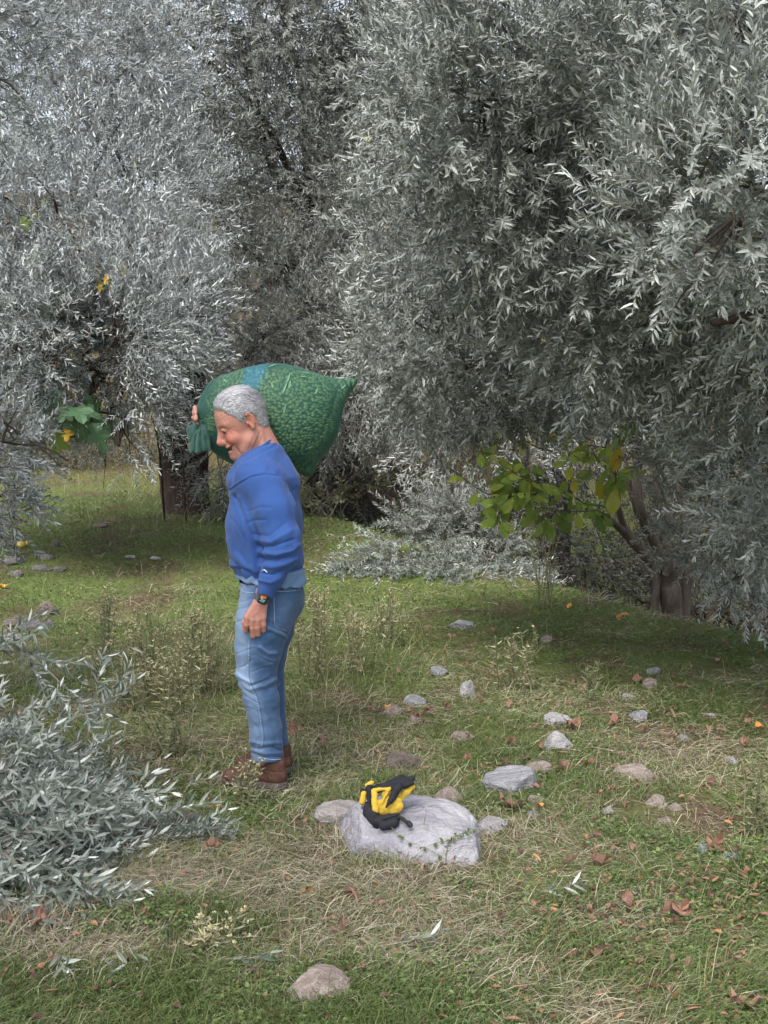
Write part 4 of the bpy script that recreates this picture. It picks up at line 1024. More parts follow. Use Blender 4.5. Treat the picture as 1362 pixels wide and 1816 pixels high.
stitch('seam', [c2((368, 580), (362, 700), (355, 850), (375, 930), (420, 1020), (445, 1130), (460, 1240), (470, 1330), (462, 1400)), c2((545, 225), (640, 225), (745, 215)), c2((555, 320), (545, 400), (548, 470), (610, 510))], MAT_dseam, .0011, jeans, Jbvh, lift=.0)
stitch('stitching', [c2((352, 590), (350, 700), (343, 850), (362, 930), (404, 1020), (430, 1130), (446, 1240), (456, 1330), (450, 1400))], MAT_thread, .0011, jeans, Jbvh, True)
stitch('pocket_stitching', [c2((545, 210), (650, 210), (748, 198)), c2((542, 215), (545, 350), (548, 470)), c2((548, 470), (590, 495), (630, 508)), c2((312, 135), (296, 170), (300, 200), (330, 218), (390, 220))], MAT_thread, .0008, jeans, Jbvh)
stitch('hem_stitching', [c2((440, 1480), (520, 1500), (600, 1498))], MAT_thread, .0008, jeans, Jbvh)

# ---- boots
m = M('brown_boot_leather'); v = m.obj(); a = m.noise(v, 30, 4, .65); b = m.noise(v, 200, 3)
MAT_boot = m.fin(m.ramp(a, [(.3, (.05, .024, .017)), (.6, (.10, .045, .030)), (.85, (.18, .10, .075))]), .65, m.bump(b, .4, .002), spec=.35)
m = M('boot_sole'); v = m.obj(); MAT_sole = m.fin(m.ramp(m.noise(v, 40, 3), [(.3, (.05, .042, .04)), (.7, (.13, .11, .10))]), .8)
m = M('boot_lining'); MAT_dark = m.fin((.012, .012, .014), .8)
m = M('boot_lace'); MAT_lace = m.fin((.1, .045, .03), .7)
def boot(toe, heel, mid, label=None):
    t = np.array(toe); h = np.array(heel); f = t - h; L = math.hypot(f[0], f[1]); f = f / np.linalg.norm(f); f[2] = 0; f /= np.linalg.norm(f); u = np.array([0, 0, 1.0]); s = np.cross(u, f)
    P = lambda x, y, z: h + f * x * L + s * y + u * z
    o = empty('boot', h); o.parent = person; o.matrix_parent_inverse = Matrix.Translation(-Vector(person.location))
    def part(name, mesh_, mats, par):
        ob = bpy.data.objects.new(name, mesh_); COL.objects.link(ob)
        for mm in mats: mesh_.materials.append(mm)
        ob.parent = par; ob.matrix_parent_inverse = Matrix.Translation(-Vector(h)); return ob
    lo = np.minimum(t, h) - .09; hi = np.maximum(t, h) + .09; hi[2] = max(t[2], h[2]) + .2
    A = SDF(lo, hi, .0032)
    A.cone(P(.16, 0, .052), P(.16, 0, .10), .038, .040, .02, sc=(1, .95, 1)); A.cone(P(.20, 0, .10), P(.24, 0, .155), .041, .045, .02)
    A.cone(P(.14, 0, .045), P(.60, 0, .045), .036, .040, .03); A.cone(P(.60, .0, .040), P(.86, .0, .030), .040, .030, .02, sc=(1, 1.1, 1)); A.cone(P(.86, 0, .030), P(.92, 0, .026), .030, .022, .02, sc=(1, 1.3, 1))
    A.cone(P(.3, 0, .10), P(.62, 0, .066), .034, .026, .03)
    A.cone(P(.33, 0, .135), P(.42, 0, .128), .020, .017, .012); A.cone(P(.40, 0, .15), P(.46, 0, .165), .014, .010, .01)   # tongue
    A.cone(P(.24, 0, .165), P(.26, 0, .25), .040, .045, .004, True)
    A.plane(P(0, 0, .018), -u)
    V, Q = A.extract(); V = smooth_v(V, Q, 1, .4)
    loc = V - h; lx = loc @ f / L; lz = loc[:, 2]; ly = loc @ s
    N = vnormals(V, Q); d = np.zeros(len(V))
    for a0, b0, a1, b1 in ((.62, .02, .70, .07), (.34, .02, .45, .10), (.02, .075, .34, .085), (.45, .10, .62, .07), (.12, .02, .20, .07)):   # panel seams
        dx, dz = (a1 - a0) * L, b1 - b0; tt = np.clip((((lx - a0) * L) * dx + (lz - b0) * dz) / (dx * dx + dz * dz), 0, 1)
        q = np.hypot((lx - a0) * L - tt * dx, lz - b0 - tt * dz); d -= .0022 * np.exp(-(q / .0025) ** 2)
    d += (fbm(V, 40, 8, 2) - .5) * .004
    upper = part('upper', npmesh('upper', V + N * d[:, None], None, Q, True), [MAT_boot], o)
    So = SDF(lo - [0, 0, .02], hi, .0032)
    So.cone(P(.13, 0, .014), P(.55, 0, .014), .043, .044, .01); So.cone(P(.55, 0, .014), P(.88, 0, .018), .046, .034, .02, sc=(1, 1.15, 1))
    So.plane(P(0, 0, .030), u); So.plane(P(0, 0, -.004), -u)
    for k in range(7): So.box(P(.03 + k * .155, 0, -.002), (.004, .08, .006), .001, .001, True, np.stack([f, s, u], 1))
    V, Q = So.extract(); part('sole', npmesh('sole', V, None, Q, True), [MAT_sole], o)
    lb_ = Bag()
    for k in range(5):
        x = .40 + .055 * k; z = .118 - .0115 * k
        for sg in (1, -1):
            Vt, Qt = tube([P(x, -.026 * sg, z - .004), P(x + .02, 0, z + .012), P(x + .045, .026 * sg, z - .008)], .0024, 5); lb_.add(Vt, None, Qt)
    for sg in (1, -1):
        Vt, Qt = tube(spline([P(.40, 0, .135), P(.44, .02 * sg, .150), P(.50, .035 * sg, .135), P(.47, .035 * sg, .112), P(.42, .01 * sg, .13)], 14), .0022, 5); lb_.add(Vt, None, Qt)
        Vt, Qt = tube(spline([P(.42, 0, .135), P(.47, .03 * sg, .12), P(.53, .045 * sg, .085)], 8), .0022, 5); lb_.add(Vt, None, Qt)
    part('lace', lb_.mesh('lace', True), [MAT_lace], o)
    Vd, Qd = tube([P(.22, 0, .12), P(.25, 0, .19)], [.037, .039], 18); part('sock', npmesh('sock', Vd, None, Qd, True), [MAT_dark], o)
    if label: o['label'] = label
    return o
zf = lambda p: np.array([p[0], p[1], float(gz(p[0], p[1])) + .004])
boot(zf(W(394, 1386, -.03)), zf(W(508, 1398, -.115)), None)
boot(zf(W(419, 1356, .20)), zf(W(515, 1368, .13)), None)

# ---- watch
wc = W(466, 1062, -.262); wax = W(470, 1048, -.228) - W(461, 1070, -.226); wax /= np.linalg.norm(wax)
wo_ = empty('watch', wc); wo_.parent = person; wo_.matrix_parent_inverse = Matrix.Translation(-Vector(person.location))
def wpart(name, me, mats, par=wo_):
    ob = bpy.data.objects.new(name, me); COL.objects.link(ob)
    for mm in mats: me.materials.append(mm)
    ob.parent = par; ob.matrix_parent_inverse = Matrix.Translation(-Vector(wc)); return ob
wn_ = np.array([.10, -1.0, .18]); wn_ -= wax * (wn_ @ wax); wn_ /= np.linalg.norm(wn_); ws_ = np.cross(wax, wn_)
Rw = np.stack([ws_, wax, wn_], 1)
ws = SDF(wc - .05, wc + .05, .0016); ws.box(wc, (.0185, .0205, .0062), .0055, .001, False, Rw)
for sg in (1, -1): ws.box(wc + ws_ * .0195 * sg + wax * .007, (.0018, .003, .002), .0006, .0006, False, Rw)
V, Q = ws.extract(); m = M('watch_case'); MAT_wc = m.fin((.012, .012, .014), .3)
wpart('case', npmesh('case', V, None, Q, True), [MAT_wc])
a = np.linspace(0, 2 * math.pi, 40); cw = W(465.5, 1061, -.228)
band = cw + .0335 * np.cos(a)[:, None] * ws_ + .0285 * np.sin(a)[:, None] * wn_
bb = Bag(); n = len(band); Vb = np.concatenate([band + wax * .010, band - wax * .010, (band - cw) * .93 + cw - wax * .010, (band - cw) * .93 + cw + wax * .010])
i = np.arange(n - 1); Qb = np.concatenate([np.stack([i + k * n, i + 1 + k * n, i + 1 + ((k + 1) % 4) * n, i + ((k + 1) % 4) * n], -1) for k in range(4)])
bb.add(Vb, None, Qb); m = M('watch_strap'); wpart('strap', bb.mesh('strap'), [m.fin((.06, .065, .075), .6)])
def quadpatch(c, hx_, hy_, off): 
    c = wc + ws_ * c[0] + wax * c[1] + wn_ * off
    return [c - ws_ * hx_ - wax * hy_, c + ws_ * hx_ - wax * hy_, c + ws_ * hx_ + wax * hy_, c - ws_ * hx_ + wax * hy_]
m = M('watch_screen'); MAT_scr = m.fin((.015, .03, .035), .12)
b = Bag(); b.add(quadpatch((0, 0), .0145, .0165, .0066), None, [(0, 1, 2, 3)]); scr = wpart('screen', b.mesh('screen'), [MAT_scr])
for nm, colr, rows in (('screen_row', (.75, .09, .04), [(0, .011, .011, .0016), (.004, .0065, .007, .0014)]), ('screen_row', (.7, .5, .08), [(-.007, .0065, .003, .0014), (-.004, .002, .006, .0012)]), ('screen_row', (.12, .45, .2), [(.003, -.003, .009, .0015)]), ('screen_row', (.2, .3, .6), [(0, -.009, .009, .0015)])):
    b = Bag()
    for (x, y, hx_, hy_) in rows:
        nseg = 5
        for k in range(nseg): b.add(quadpatch((x + (k - 2) * hx_ * .4, y), hx_ * .15, hy_, .0069), None, [(0, 1, 2, 3)])
    m = M('screen_glow'); m.fin((0, 0, 0), .4); m.b.inputs['Emission Color'].default_value = (*colr, 1); m.b.inputs['Emission Strength'].default_value = .7
    ob = wpart(nm, b.mesh(nm), [m.m], wo_)

# ============================================================ THE SACK
K_ = SDF(W(330, 625, .55) + [0, -.72, 0], W(650, 860, .55), .0048)
K_.ell(W(487, 742, .25), (.285, .205, .237), .05)
K_.ell(W(425, 742, .23), (.170, .165, .185), .06)
K_.cone(W(545, 722, .25), W(622, 680, .25), .165, .022, .05, sc=(1, .95, 1)); K_.cone(W(612, 684, .25), W(632, 674, .25), .02, .006, .02)
K_.cone(W(520, 765, .25), W(545, 832, .24), .165, .03, .05, sc=(1, .95, 1))
K_.cone(W(390, 700, .22), W(372, 730, .2), .06, .05, .05)
# rests on shoulder and upper back, presses round the head
K_.ell(hl(-.012, 0, .04), (.108, .085, .1), .01, True, RH)
K_.cone(W(474, 838, .16), W(474, 846, -.1), .09, .09, .03, True); K_.cone(W(478, 806, .0), hl(-.03, 0, -.03), .085, .072, .02, True)
V, Q = K_.extract(); V = smooth_v(V, Q, 2, .5)
sk = [([(372, 690), (362, 720), (360, 750)], 3, 4), ([(385, 668), (368, 690), (358, 718)], 2.5, -5), ([(366, 700), (372, 720), (368, 745)], 2.5, -4), ([(378, 675), (396, 660), (420, 650)], 2.5, 3),
      ([(600, 690), (590, 730), (570, 770)], 4, -4), ([(614, 690), (606, 730), (590, 770)], 4, 3), ([(626, 680), (612, 720), (602, 760)], 3, -4), ([(560, 790), (556, 815), (545, 835)], 4, 4), ([(455, 645), (448, 665), (440, 690)], 2, -2)]
V = folds(V, Q, sk)
px, py = proj(V); N = vnormals(V, Q)
# places where the net hangs empty (no olives against it)
ksc = W(487, 742, .25)
emp = sst(388 + 12 * np.sin(py * .05) - px, 0, 22) * sst(740 - py, -30, 30) + sst(px + (py - 740) * .55 - 588, 0, 28) + sst(py - (652 + np.abs(px - 500) * .04), 8, -6) + sst(vn(V, 9, 44), .72, .82) * .5 + sst(785 - (px - 352) * 1.2 - py, 0, -25) * (px < 420)
emp = np.clip(emp + sst(py - 735, 0, 80) * .35 * (px < 400), 0, 1)
fill = 1 - emp
bx = np.interp(py, [636, 660, 700, 740], [459, 452, 438, 428]); bw = np.interp(py, [636, 660, 700, 740], [21, 17, 15, 12])
band = sst(bw - np.abs(px - bx), -4.5, 4.5) * .7
m = M('green_net_sack'); v = m.obj()
warp = m.n('VectorMath', 0, i0=v, i1=m.n('VectorMath', 0, _operation='SCALE', i0=m.n('TexNoise', 1, Vector=v, Scale=25), Scale=.012) if False else v) if False else v
nz = m.N.new('ShaderNodeTexNoise'); suv = m.attr('suv', 'Vector'); m.L.new(suv, nz.inputs['Vector']); nz.inputs['Scale'].default_value = 30
vm = m.N.new('ShaderNodeVectorMath'); vm.operation = 'MULTIPLY_ADD'; m.L.new(nz.outputs['Color'], vm.inputs[0]); vm.inputs[1].default_value = (.010, .010, .0); m.L.new(suv, vm.inputs[2])
vo = m.N.new('ShaderNodeTexVoronoi'); vo.voronoi_dimensions = '2D'; vo.inputs['Scale'].default_value = 66; m.L.new(vm.outputs[0], vo.inputs['Vector']); vo.inputs['Randomness'].default_value = .85
dist = vo.outputs['Distance']; cellc = vo.outputs['Color']
blob = m.ramp(dist, [(.08, (1, 1, 1)), (.38, (.55, .55, .55)), (.64, (0, 0, 0))])
blob = m.math('MULTIPLY', blob, m.attr('fill'))
net = m.n('TexWave', 0, Vector=v, Scale=300, Distortion=2); net2 = m.n('TexWave', 0, Vector=v, Scale=300, Distortion=2, ) ; net2.node.bands_direction = 'Z'
sep = m.N.new('ShaderNodeSeparateColor'); m.L.new(cellc, sep.inputs[0])
oliv = m.mix(sep.outputs[0], (.045, .11, .045), (.125, .22, .09))
big = m.noise(v, 7, 3)
basec = m.mix(m.attr('band'), m.mix(big, (.009, .040, .032), (.018, .066, .050)), (.02, .11, .18)); olivb = m.mix(m.attr('band'), oliv, (.07, .26, .34))
col = m.mix(blob, basec, olivb); fine = m.noise(v, 420, 2, .8); col = m.mix(m.math('MULTIPLY', fine, .35), col, (.02, .09, .07))
nb = m.bump(blob, .55, .005); nb = m.bump(net, .12, .001, nb)
MAT_sack = m.fin(col, .65, nb, spec=.3, Sheen__Weight=.18, Sheen__Roughness=.4)
m.b.inputs['Sheen Tint'].default_value = (.5, .9, .8, 1)
sack_root = empty('sack', W(487, 790, .25)); tag(sack_root, 'bulging green net sack of olives with a blue stripe, carried on a shoulder', 'sack')
link('bag', npmesh('bag', V, None, Q, True, None, {'fill': fill, 'band': band, 'suv': np.stack([V[:, 0], .21 * np.arctan2(V[:, 2] - ksc[2], -(V[:, 1] - ksc[1])), 0 * px], -1)}), [MAT_sack], sack_root)
Kb = BVHTree.FromPolygons([tuple(x) for x in V], [tuple(q) for q in Q])
# gathered, empty end hanging at the left
T_ = SDF(W(322, 740, .4) + [0, -.42, 0], W(395, 822, .4), .0036)
for a, b, r0, r1 in (((356, 750, .17), (352, 772, .13), .026, .040), ((352, 772, .13), (352, 796, .11), .040, .036), ((346, 768, .13), (341, 798, .12), .020, .012), ((361, 768, .13), (369, 797, .11), .022, .012), ((344, 768, .13), (338, 762, .13), .022, .012)):
    T_.cone(W(*a), W(*b), r0, r1, .022, sc=(1, .5, 1))
T_.plane(W(350, 803, .12), (.12, 0, -1))
V, Q = T_.extract(); px, py = proj(V); N = vnormals(V, Q)
V = V + N * (.006 * (vn(V, 40, 3) - .5))[:, None]
V = folds(V, Q, [([(354, 752), (347, 775), (344, 803)], 2.2, -10), ([(357, 755), (357, 778), (360, 803)], 2.0, -9), ([(360, 757), (366, 775), (370, 798)], 1.8, -6), ([(350, 758), (341, 772), (336, 785)], 2.0, -6), ([(351, 765), (351, 785), (352, 803)], 2.4, 5)])
m = M('green_net_cloth'); v = m.obj(); a = m.noise(v, 30, 4)
MAT_net = m.fin(m.mix(a, (.007, .040, .032), (.02, .085, .065)), .65, m.bump(m.noise(v, 250, 2), .3, .001), spec=.3, Sheen__Weight=.35)
link('gathered_end', npmesh('gathered_end', V, None, Q, True), [MAT_net], sack_root)
# olive leaves caught under the net
m = M('leaf_under_net'); MAT_lun = m.fin((.11, .24, .15), .6)
for (x, y, ang, L) in ((475, 652, 60, .05), (535, 662, 35, .05), (530, 668, 20, .04), (508, 680, 75, .06), (512, 690, 80, .045), (500, 700, 70, .07), (558, 700, 60, .04), (396, 672, -60, .05), (502, 735, 75, .04), (545, 795, 20, .03), (604, 690, 40, .035), (484, 690, 100, .035)):
    d = ray(x, y); d = d / np.linalg.norm(d); h = Kb.ray_cast(Vector(np.array([0, 0, CAMZ]) + d * 3), Vector(d))
    if h[0] is None: continue
    n = np.array(h[1]); dd = np.array([math.cos(math.radians(ang)), 0, math.sin(math.radians(ang))]); dd -= n * (dd @ n)
    Vv, Tt, Qq = leaves(np.array([np.array(h[0]) + n * .0015]), dd[None], n[None], np.array([L]), np.array([.009])); lb_ = Bag(); lb_.add(Vv, Tt, Qq); link('caught_leaf', lb_.mesh('caught_leaf'), [MAT_lun], sack_root)

# ============================================================ STONES
def rock_mesh(name, seed, sub=4, rough=.35, flat=.7, cuts=5):
    import bmesh
    bm = bmesh.new(); bmesh.ops.create_icosphere(bm, subdivisions=sub, radius=1)
    V = np.array([v.co[:] for v in bm.verts]); r = np.random.default_rng(seed)
    for _ in range(cuts + 6):
        n = r.normal(size=3); n /= np.linalg.norm(n); d = r.uniform(.55, .85); k = np.maximum(V @ n - d, 0); V = V - k[:, None] * n * .92
    V = V * (1 + rough * (fbm(V, 1.6, seed, 3) - .5)[:, None] + .10 * (fbm(V, 6, seed + 3, 3) - .5)[:, None])
    V[:, 2] *= flat
    for v, c in zip(bm.verts, V): v.co = c
    me = bpy.data.meshes.new(name); bm.to_mesh(me); bm.free()
    me.polygons.foreach_set('use_smooth', np.zeros(len(me.polygons), bool)); return me
def stone_mat(name, cs, streak=(.3, 1, 1)):
    m = M(name); v = m.obj(); oi = m.n('ObjectInfo', 'Random'); off = m.n('VectorMath', 0, i0=v, i1=m.n('CombineXYZ', 0, X=oi, Y=oi, Z=oi))
    mp = m.n('Mapping', 0, Vector=off, Scale=streak, Rotation=(.3, .5, .4)); a = m.noise(mp, 3.2, 8, .62, .8); b = m.noise(off, 14, 6, .7); c = m.noise(off, 2.2, 2)
    col = m.ramp(a, cs); col = m.mix(m.ramp(b, [(.35, (0, 0, 0)), (.75, (.4, .4, .4))]), col, (.22, .20, .19)); col = m.mix(m.ramp(c, [(.5, (0, 0, 0)), (.7, (.5, .5, .5))]), col, cs[-1][1])
    return m.fin(col, .85, m.bump(m.math('ADD', a, m.math('MULTIPLY', b, .5)), .9, .06), spec=.25)
MAT_lime = stone_mat('pale_limestone', [(.25, (.38, .36, .38)), (.45, (.62, .59, .6)), (.62, (.72, .69, .7)), (.8, (.82, .79, .79))], (.5, 1, 2.2))
MAT_pink = stone_mat('pinkish_stone', [(.25, (.26, .20, .17)), (.5, (.50, .40, .35)), (.75, (.70, .60, .55))])
MAT_grey = stone_mat('grey_stone', [(.25, (.24, .24, .27)), (.5, (.44, .44, .48)), (.75, (.66, .65, .68))])
MAT_white_pink = stone_mat('whitish_pink_stone', [(.25, (.34, .29, .28)), (.5, (.54, .48, .47)), (.75, (.72, .67, .66))])
G_ST = 'stones lying in the grass'
def stone(px, py, wpx, hpx, mat, label, me=None, seed=1, rz=0, sink=.35, tilt=0, name='stone', dy=1.0, group=G_ST):
    g = gat(px, py + hpx * .35); s = np.linalg.norm(g - np.array([0, 0, CAMZ])) / FPX * 1.1
    w = wpx * s / 2; h = hpx * s / 2
    if me is None: me = rock_mesh('stone', seed)
    o = bpy.data.objects.new(name, me); COL.objects.link(o)
    if not me.materials: me.materials.append(mat)
    else: o.material_slots[0].link = 'OBJECT'; o.material_slots[0].material = mat
    z = np.array([v.co[2] for v in me.vertices]); x = np.array([v.co[0] for v in me.vertices])
    o.scale = (w / max(x.max(), .5), w * dy, h * 1.25 / max(z.max(), .4)); o.rotation_euler = (tilt, 0, rz)
    o.location = (g[0], g[1] + w * .3, g[2] + h * (1 - sink) * .5)
    tag(o, label, 'stone', group); return o
# the big boulder, modelled as a slab with a broken right end
Yb = gat(760, 1527)[1]
Rk = SDF([-.30, Yb - .45, -.16], [.50, Yb + .6, .42], .0065)
bw = lambda x, y, dy=0: at(x, y, Yb + .04 + dy)
Rk.cone(bw(672, 1480, .13), bw(765, 1485, .10), .15, .175, .08, sc=(1, 1.25, .8)); Rk.cone(bw(765, 1488, .08), bw(808, 1512, .03), .16, .11, .05, sc=(1, 1.2, .9))
Rk.cone(bw(700, 1455, .18), bw(790, 1465, .14), .11, .09, .06, sc=(1, 1.3, .6))
for p, n in ((bw(700, 1441, .09), (.08, -.08, 1)), (bw(812, 1450, .09), (.42, -.05, 1)), (bw(849, 1495, .02), (1, -.1, .3)), (bw(740, 1466, .0), (-.05, -.42, 1.0)), (bw(852, 1535, -.02), (.9, -.35, -.2)), (bw(800, 1520, -.10), (.3, -1, .35)), (bw(632, 1460, .07), (-1, -.3, .5))): Rk.plane(p, n)
V, Q = Rk.extract(); V = smooth_v(V, Q, 3, .5); N = vnormals(V, Q)
rid = np.abs(fbm(V * np.array([.9, 1, 1.5]), 9, 71, 4) - .5); V = V + N * ((fbm(V, 6, 70, 3) - .5) * .035 - .006 * np.exp(-(rid / .04) ** 2) + (fbm(V, 45, 75, 3) - .5) * .009)[:, None]
MAT_boulder = stone_mat('boulder_limestone', [(.25, (.16, .155, .185)), (.45, (.29, .285, .33)), (.62, (.38, .37, .41)), (.8, (.54, .52, .53))], (1.5, 2.2, 3.2))
bo = link('boulder', npmesh('boulder', V, None, Q, True), [MAT_boulder]); tag(bo, 'large pale lilac-grey boulder with the work gloves lying on its left end', 'boulder')
BObvh = BVHTree.FromPolygons([tuple(x) for x in V], [tuple(q) for q in Q])
stone(608, 1447, 92, 50, MAT_white_pink, 'pinkish white stone half buried against the left end of the large boulder', seed=12, sink=.5, name='boulder', dy=.9, group=None)
stone(563, 1758, 104, 62, MAT_pink, 'rough brown and pink stone alone in the grass at the bottom of the picture', seed=21, sink=.3)
stone(988, 1318, 58, 42, MAT_lime, 'angular white stone with a flat top, the brightest on the right slope', seed=31, sink=.3)
stone(912, 1388, 76, 44, MAT_grey, 'broad blue-grey stone right of the large boulder', seed=41, sink=.35)
stone(1125, 1372, 66, 24, MAT_pink, 'flat pink stone right of the broad blue-grey one', seed=51, sink=.5)
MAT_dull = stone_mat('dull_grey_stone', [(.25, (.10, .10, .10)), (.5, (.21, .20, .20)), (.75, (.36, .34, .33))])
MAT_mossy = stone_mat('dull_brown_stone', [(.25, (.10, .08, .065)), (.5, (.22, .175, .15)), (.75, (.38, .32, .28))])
base_rocks = [rock_mesh('stone', 100 + i, 4, .2) for i in range(6)]
small = [(820, 1108, 44, 18, 'g', 'flat grey-white stone near the top of the slope, below the heaped branches'), (826, 1224, 30, 34, 'l', 'small upright pointed white stone standing in the grass'), (732, 1243, 38, 20, 'g', 'smooth blue-grey oval stone left of the upright pointed one'),
         (776, 1190, 34, 18, 'g', 'dark-tipped grey stone just above the upright pointed one'), (990, 1277, 40, 18, 'l', 'white lumpy stone just above the angular white stone'), (953, 1362, 44, 22, 'p', 'reddish stone touching the back of the broad blue-grey stone'),
         (1134, 1270, 32, 20, 'g', 'small grey stone above the flat pink one'), (1155, 1214, 28, 18, 'p', 'small pinkish stone high on the right slope with brown leaves beside it'), (798, 1412, 50, 26, 'p', 'pale elongated stone just behind the large boulder'),
         (710, 1352, 66, 34, 'd', 'mossy brown stone sunk in the grass behind the gloves'), (870, 1466, 52, 22, 'l', 'low whitish stone touching the grass right of the large boulder'), (1168, 1424, 36, 22, 'p', 'pinkish stone below the flat pink one, right part of the slope'),
         (1200, 1433, 22, 14, 'p', 'very small reddish stone beside the pinkish stone on the right slope'), (1252, 1505, 36, 14, 'g', 'flat grey stone among brown leaves near the right edge'), (1296, 1350, 20, 14, 'l', 'tiny white stone in dark grass near the right edge'),
         (1212, 1310, 24, 12, 'g', 'tiny blue-grey stone between two brown leaves on the right slope'), (948, 1420, 22, 16, 'p', 'small red pebble in front of the broad blue-grey stone'), (948, 1445, 22, 12, 'g', 'small grey pebble by the orange leaf, right of the large boulder'),
         (1115, 1237, 24, 14, 'l', 'small white pebble high in the middle of the right slope'), (694, 1262, 36, 22, 'p', 'brown stone with an orange leaf leaning on its left side'), (735, 1276, 28, 14, 'p', 'low reddish stone among the dry brown leaves in mid slope'),
         (820, 1306, 40, 16, 'p', 'flat brown stone in trodden grass between the man and the white stone'), (1080, 1440, 20, 14, 'l', 'small pale pebble in the middle of the lower right slope'), (1260, 1270, 22, 10, 'l', 'tiny pale pebble far right, high on the slope'),
         (1160, 1190, 24, 14, 'g', 'rounded grey pebble near the top of the right slope'), (970, 1134, 20, 12, 'p', 'tiny pink pebble near the top edge of the slope'), (335, 1456, 56, 20, 'p', 'pinkish stone under the tips of the cut branches at the left'),
         (83, 1080, 36, 28, 'p', 'round reddish-grey stone on the green grass at the left'), (56, 1110, 30, 26, 'g', 'rounded violet-grey stone left of and below the round reddish-grey one'), (80, 1110, 26, 20, 'g', 'small light grey stone in the middle of the left trio'), (22, 1104, 34, 20, 'p', 'pale brown stone at the far left of the left trio'),
         (25, 995, 36, 15, 'g', 'long flat grey stone near the left edge, in front of the far grass'), (8, 965, 30, 9, 'g', 'thin slab-like grey stone right at the left edge'), (98, 965, 17, 13, 'g', 'small round grey stone beside the yellow fruit'), (82, 988, 22, 10, 'g', 'small grey stone among weeds, right of the long flat one'),
         (72, 1008, 30, 11, 'g', 'low grey stone in the row below the small round one'), (104, 1009, 20, 9, 'g', 'right-hand small stone of the low row at the left'), (28, 1018, 24, 14, 'g', 'dark little stone under the long flat grey one'), (18, 1130, 32, 12, 'l', 'white flat stone just above the arching cut branch'),
         (180, 932, 30, 8, 'p', 'tiny pinkish stone in the far grass before the dark trunk'), (230, 988, 16, 6, 'l', 'tiny white stone in the far grass at the left of the man'), (275, 990, 18, 7, 'l', 'small whitish stone in the far grass, nearest to the man'), (1300, 1520, 30, 16, 'g', 'grey pebble with a brown leaf at the right edge'), (1180, 1458, 26, 12, 'p', 'low pink pebble half hidden under leaves at the right')]
for i, (x, y, w, h, k, lb) in enumerate(small):
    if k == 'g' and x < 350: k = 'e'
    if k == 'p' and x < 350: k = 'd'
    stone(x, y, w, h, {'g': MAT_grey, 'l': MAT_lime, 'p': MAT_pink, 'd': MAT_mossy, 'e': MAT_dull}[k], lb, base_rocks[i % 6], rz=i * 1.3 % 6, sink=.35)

# ============================================================ GLOVES
m = M('yellow_glove_cloth'); v = m.obj(); MAT_yel = m.fin(m.mix(m.noise(v, 60, 3), (.42, .27, .025), (.62, .42, .05)), .75, m.bump(m.noise(v, 300, 2), .3, .001), spec=.3)
m = M('black_glove_cloth'); v = m.obj(); MAT_blk = m.fin(m.mix(m.noise(v, 80, 3), (.008, .008, .012), (.022, .022, .03)), .8, m.bump(m.noise(v, 300, 2), .3, .001), spec=.3)
def hitpt(px, py, lift=0):
    d = ray(px, py); d = d / np.linalg.norm(d); h = BObvh.ray_cast(Vector((0, 0, CAMZ)), Vector(d))
    p = np.array(h[0]) if h[0] is not None else gat(px, py)
    return p + np.array([0, 0, lift])
Yg = hitpt(690, 1450)[1]
def gp(x, y, dy=0.0): return at(x, y, Yg + .03 + dy - .0020 * max(0, y - 1425))
def glove_part(name, prims, parent, mat, h=.0026, k=.006):
    pts = np.array([gp(*p[:3]) for pr in prims for p in pr[:2]]); rr = max(max(pr[2], pr[3]) for pr in prims) * 1.6 + .015
    S = SDF(pts.min(0) - rr, pts.max(0) + rr, h)
    for pr in prims: S.cone(gp(*pr[0]), gp(*pr[1]), pr[2], pr[3], k, len(pr) > 5 and pr[5], sc=pr[4] if len(pr) > 4 else (1, 1, 1))
    V, Q = S.extract(); V = smooth_v(V, Q, 1, .4); V = V + vnormals(V, Q) * ((fbm(V, 60, 6, 2) - .5) * .006 + (fbm(V * np.array([1, 1, .5]), 26, 16, 2) - .5) * .012)[:, None]
    return link(name, npmesh(name, V, None, Q, True), [mat], parent)
g1 = empty('glove', gp(690, 1450)); tag(g1, 'upper yellow and black glove folded over the boulder, black fingers pointing right', 'glove', 'pair of work gloves on the boulder')
F1 = (1, .8, 1)
glove_part('back', [((664, 1400, .03), (716, 1379, .07), .012, .0125), ((672, 1398, .01), (731, 1380, .05), .0135, .0125), ((690, 1399, .00), (730, 1389, .03), .0125, .011), ((708, 1395, -.01), (692, 1420, -.032), .015, .010, (1, .7, 1)), ((692, 1420, -.032), (685, 1431, -.034), .009, .005), ((655, 1403, .01), (656, 1424, .0), .009, .008, (1, .6, 1))], g1, MAT_blk, k=.0035)
glove_part('palm', [((682, 1430, -.008), (698, 1428, -.008), .034, .032, (1, .35, 1)), ((690, 1412, -.005), (700, 1408, .0), .026, .022, (1, .35, 1)), ((663, 1402, -.008), (667, 1436, -.012), .008, .013, (1, .6, 1)), ((708, 1416, .01), (733, 1395, .04), .014, .010, (1, .6, 1)), ((688, 1401, -.024), (676, 1426, -.026), .0075, .0065, (1, .7, 1)), ((664, 1401, -.012), (690, 1399, -.018), .006, .007, (1, .7, 1)), ((673, 1407, -.02), (674, 1415, -.02), .009, .008, (1, 1.2, 1), True)], g1, MAT_yel, k=.004)
glove_part('cuff', [((668, 1456, -.005), (702, 1450, -.005), .018, .017, (1, 1.2, 1)), ((680, 1464, -.01), (700, 1458, -.01), .017, .016, (1, 1.1, 1)), ((676, 1466, -.045), (702, 1454, -.045), .012, .012, (1, 1, 1), True)], g1, MAT_blk, k=.004)
glove_part('cuff_band', [((680, 1452, -.032), (704, 1445, -.028), .005, .005, (1, .7, 1))], g1, MAT_dark)
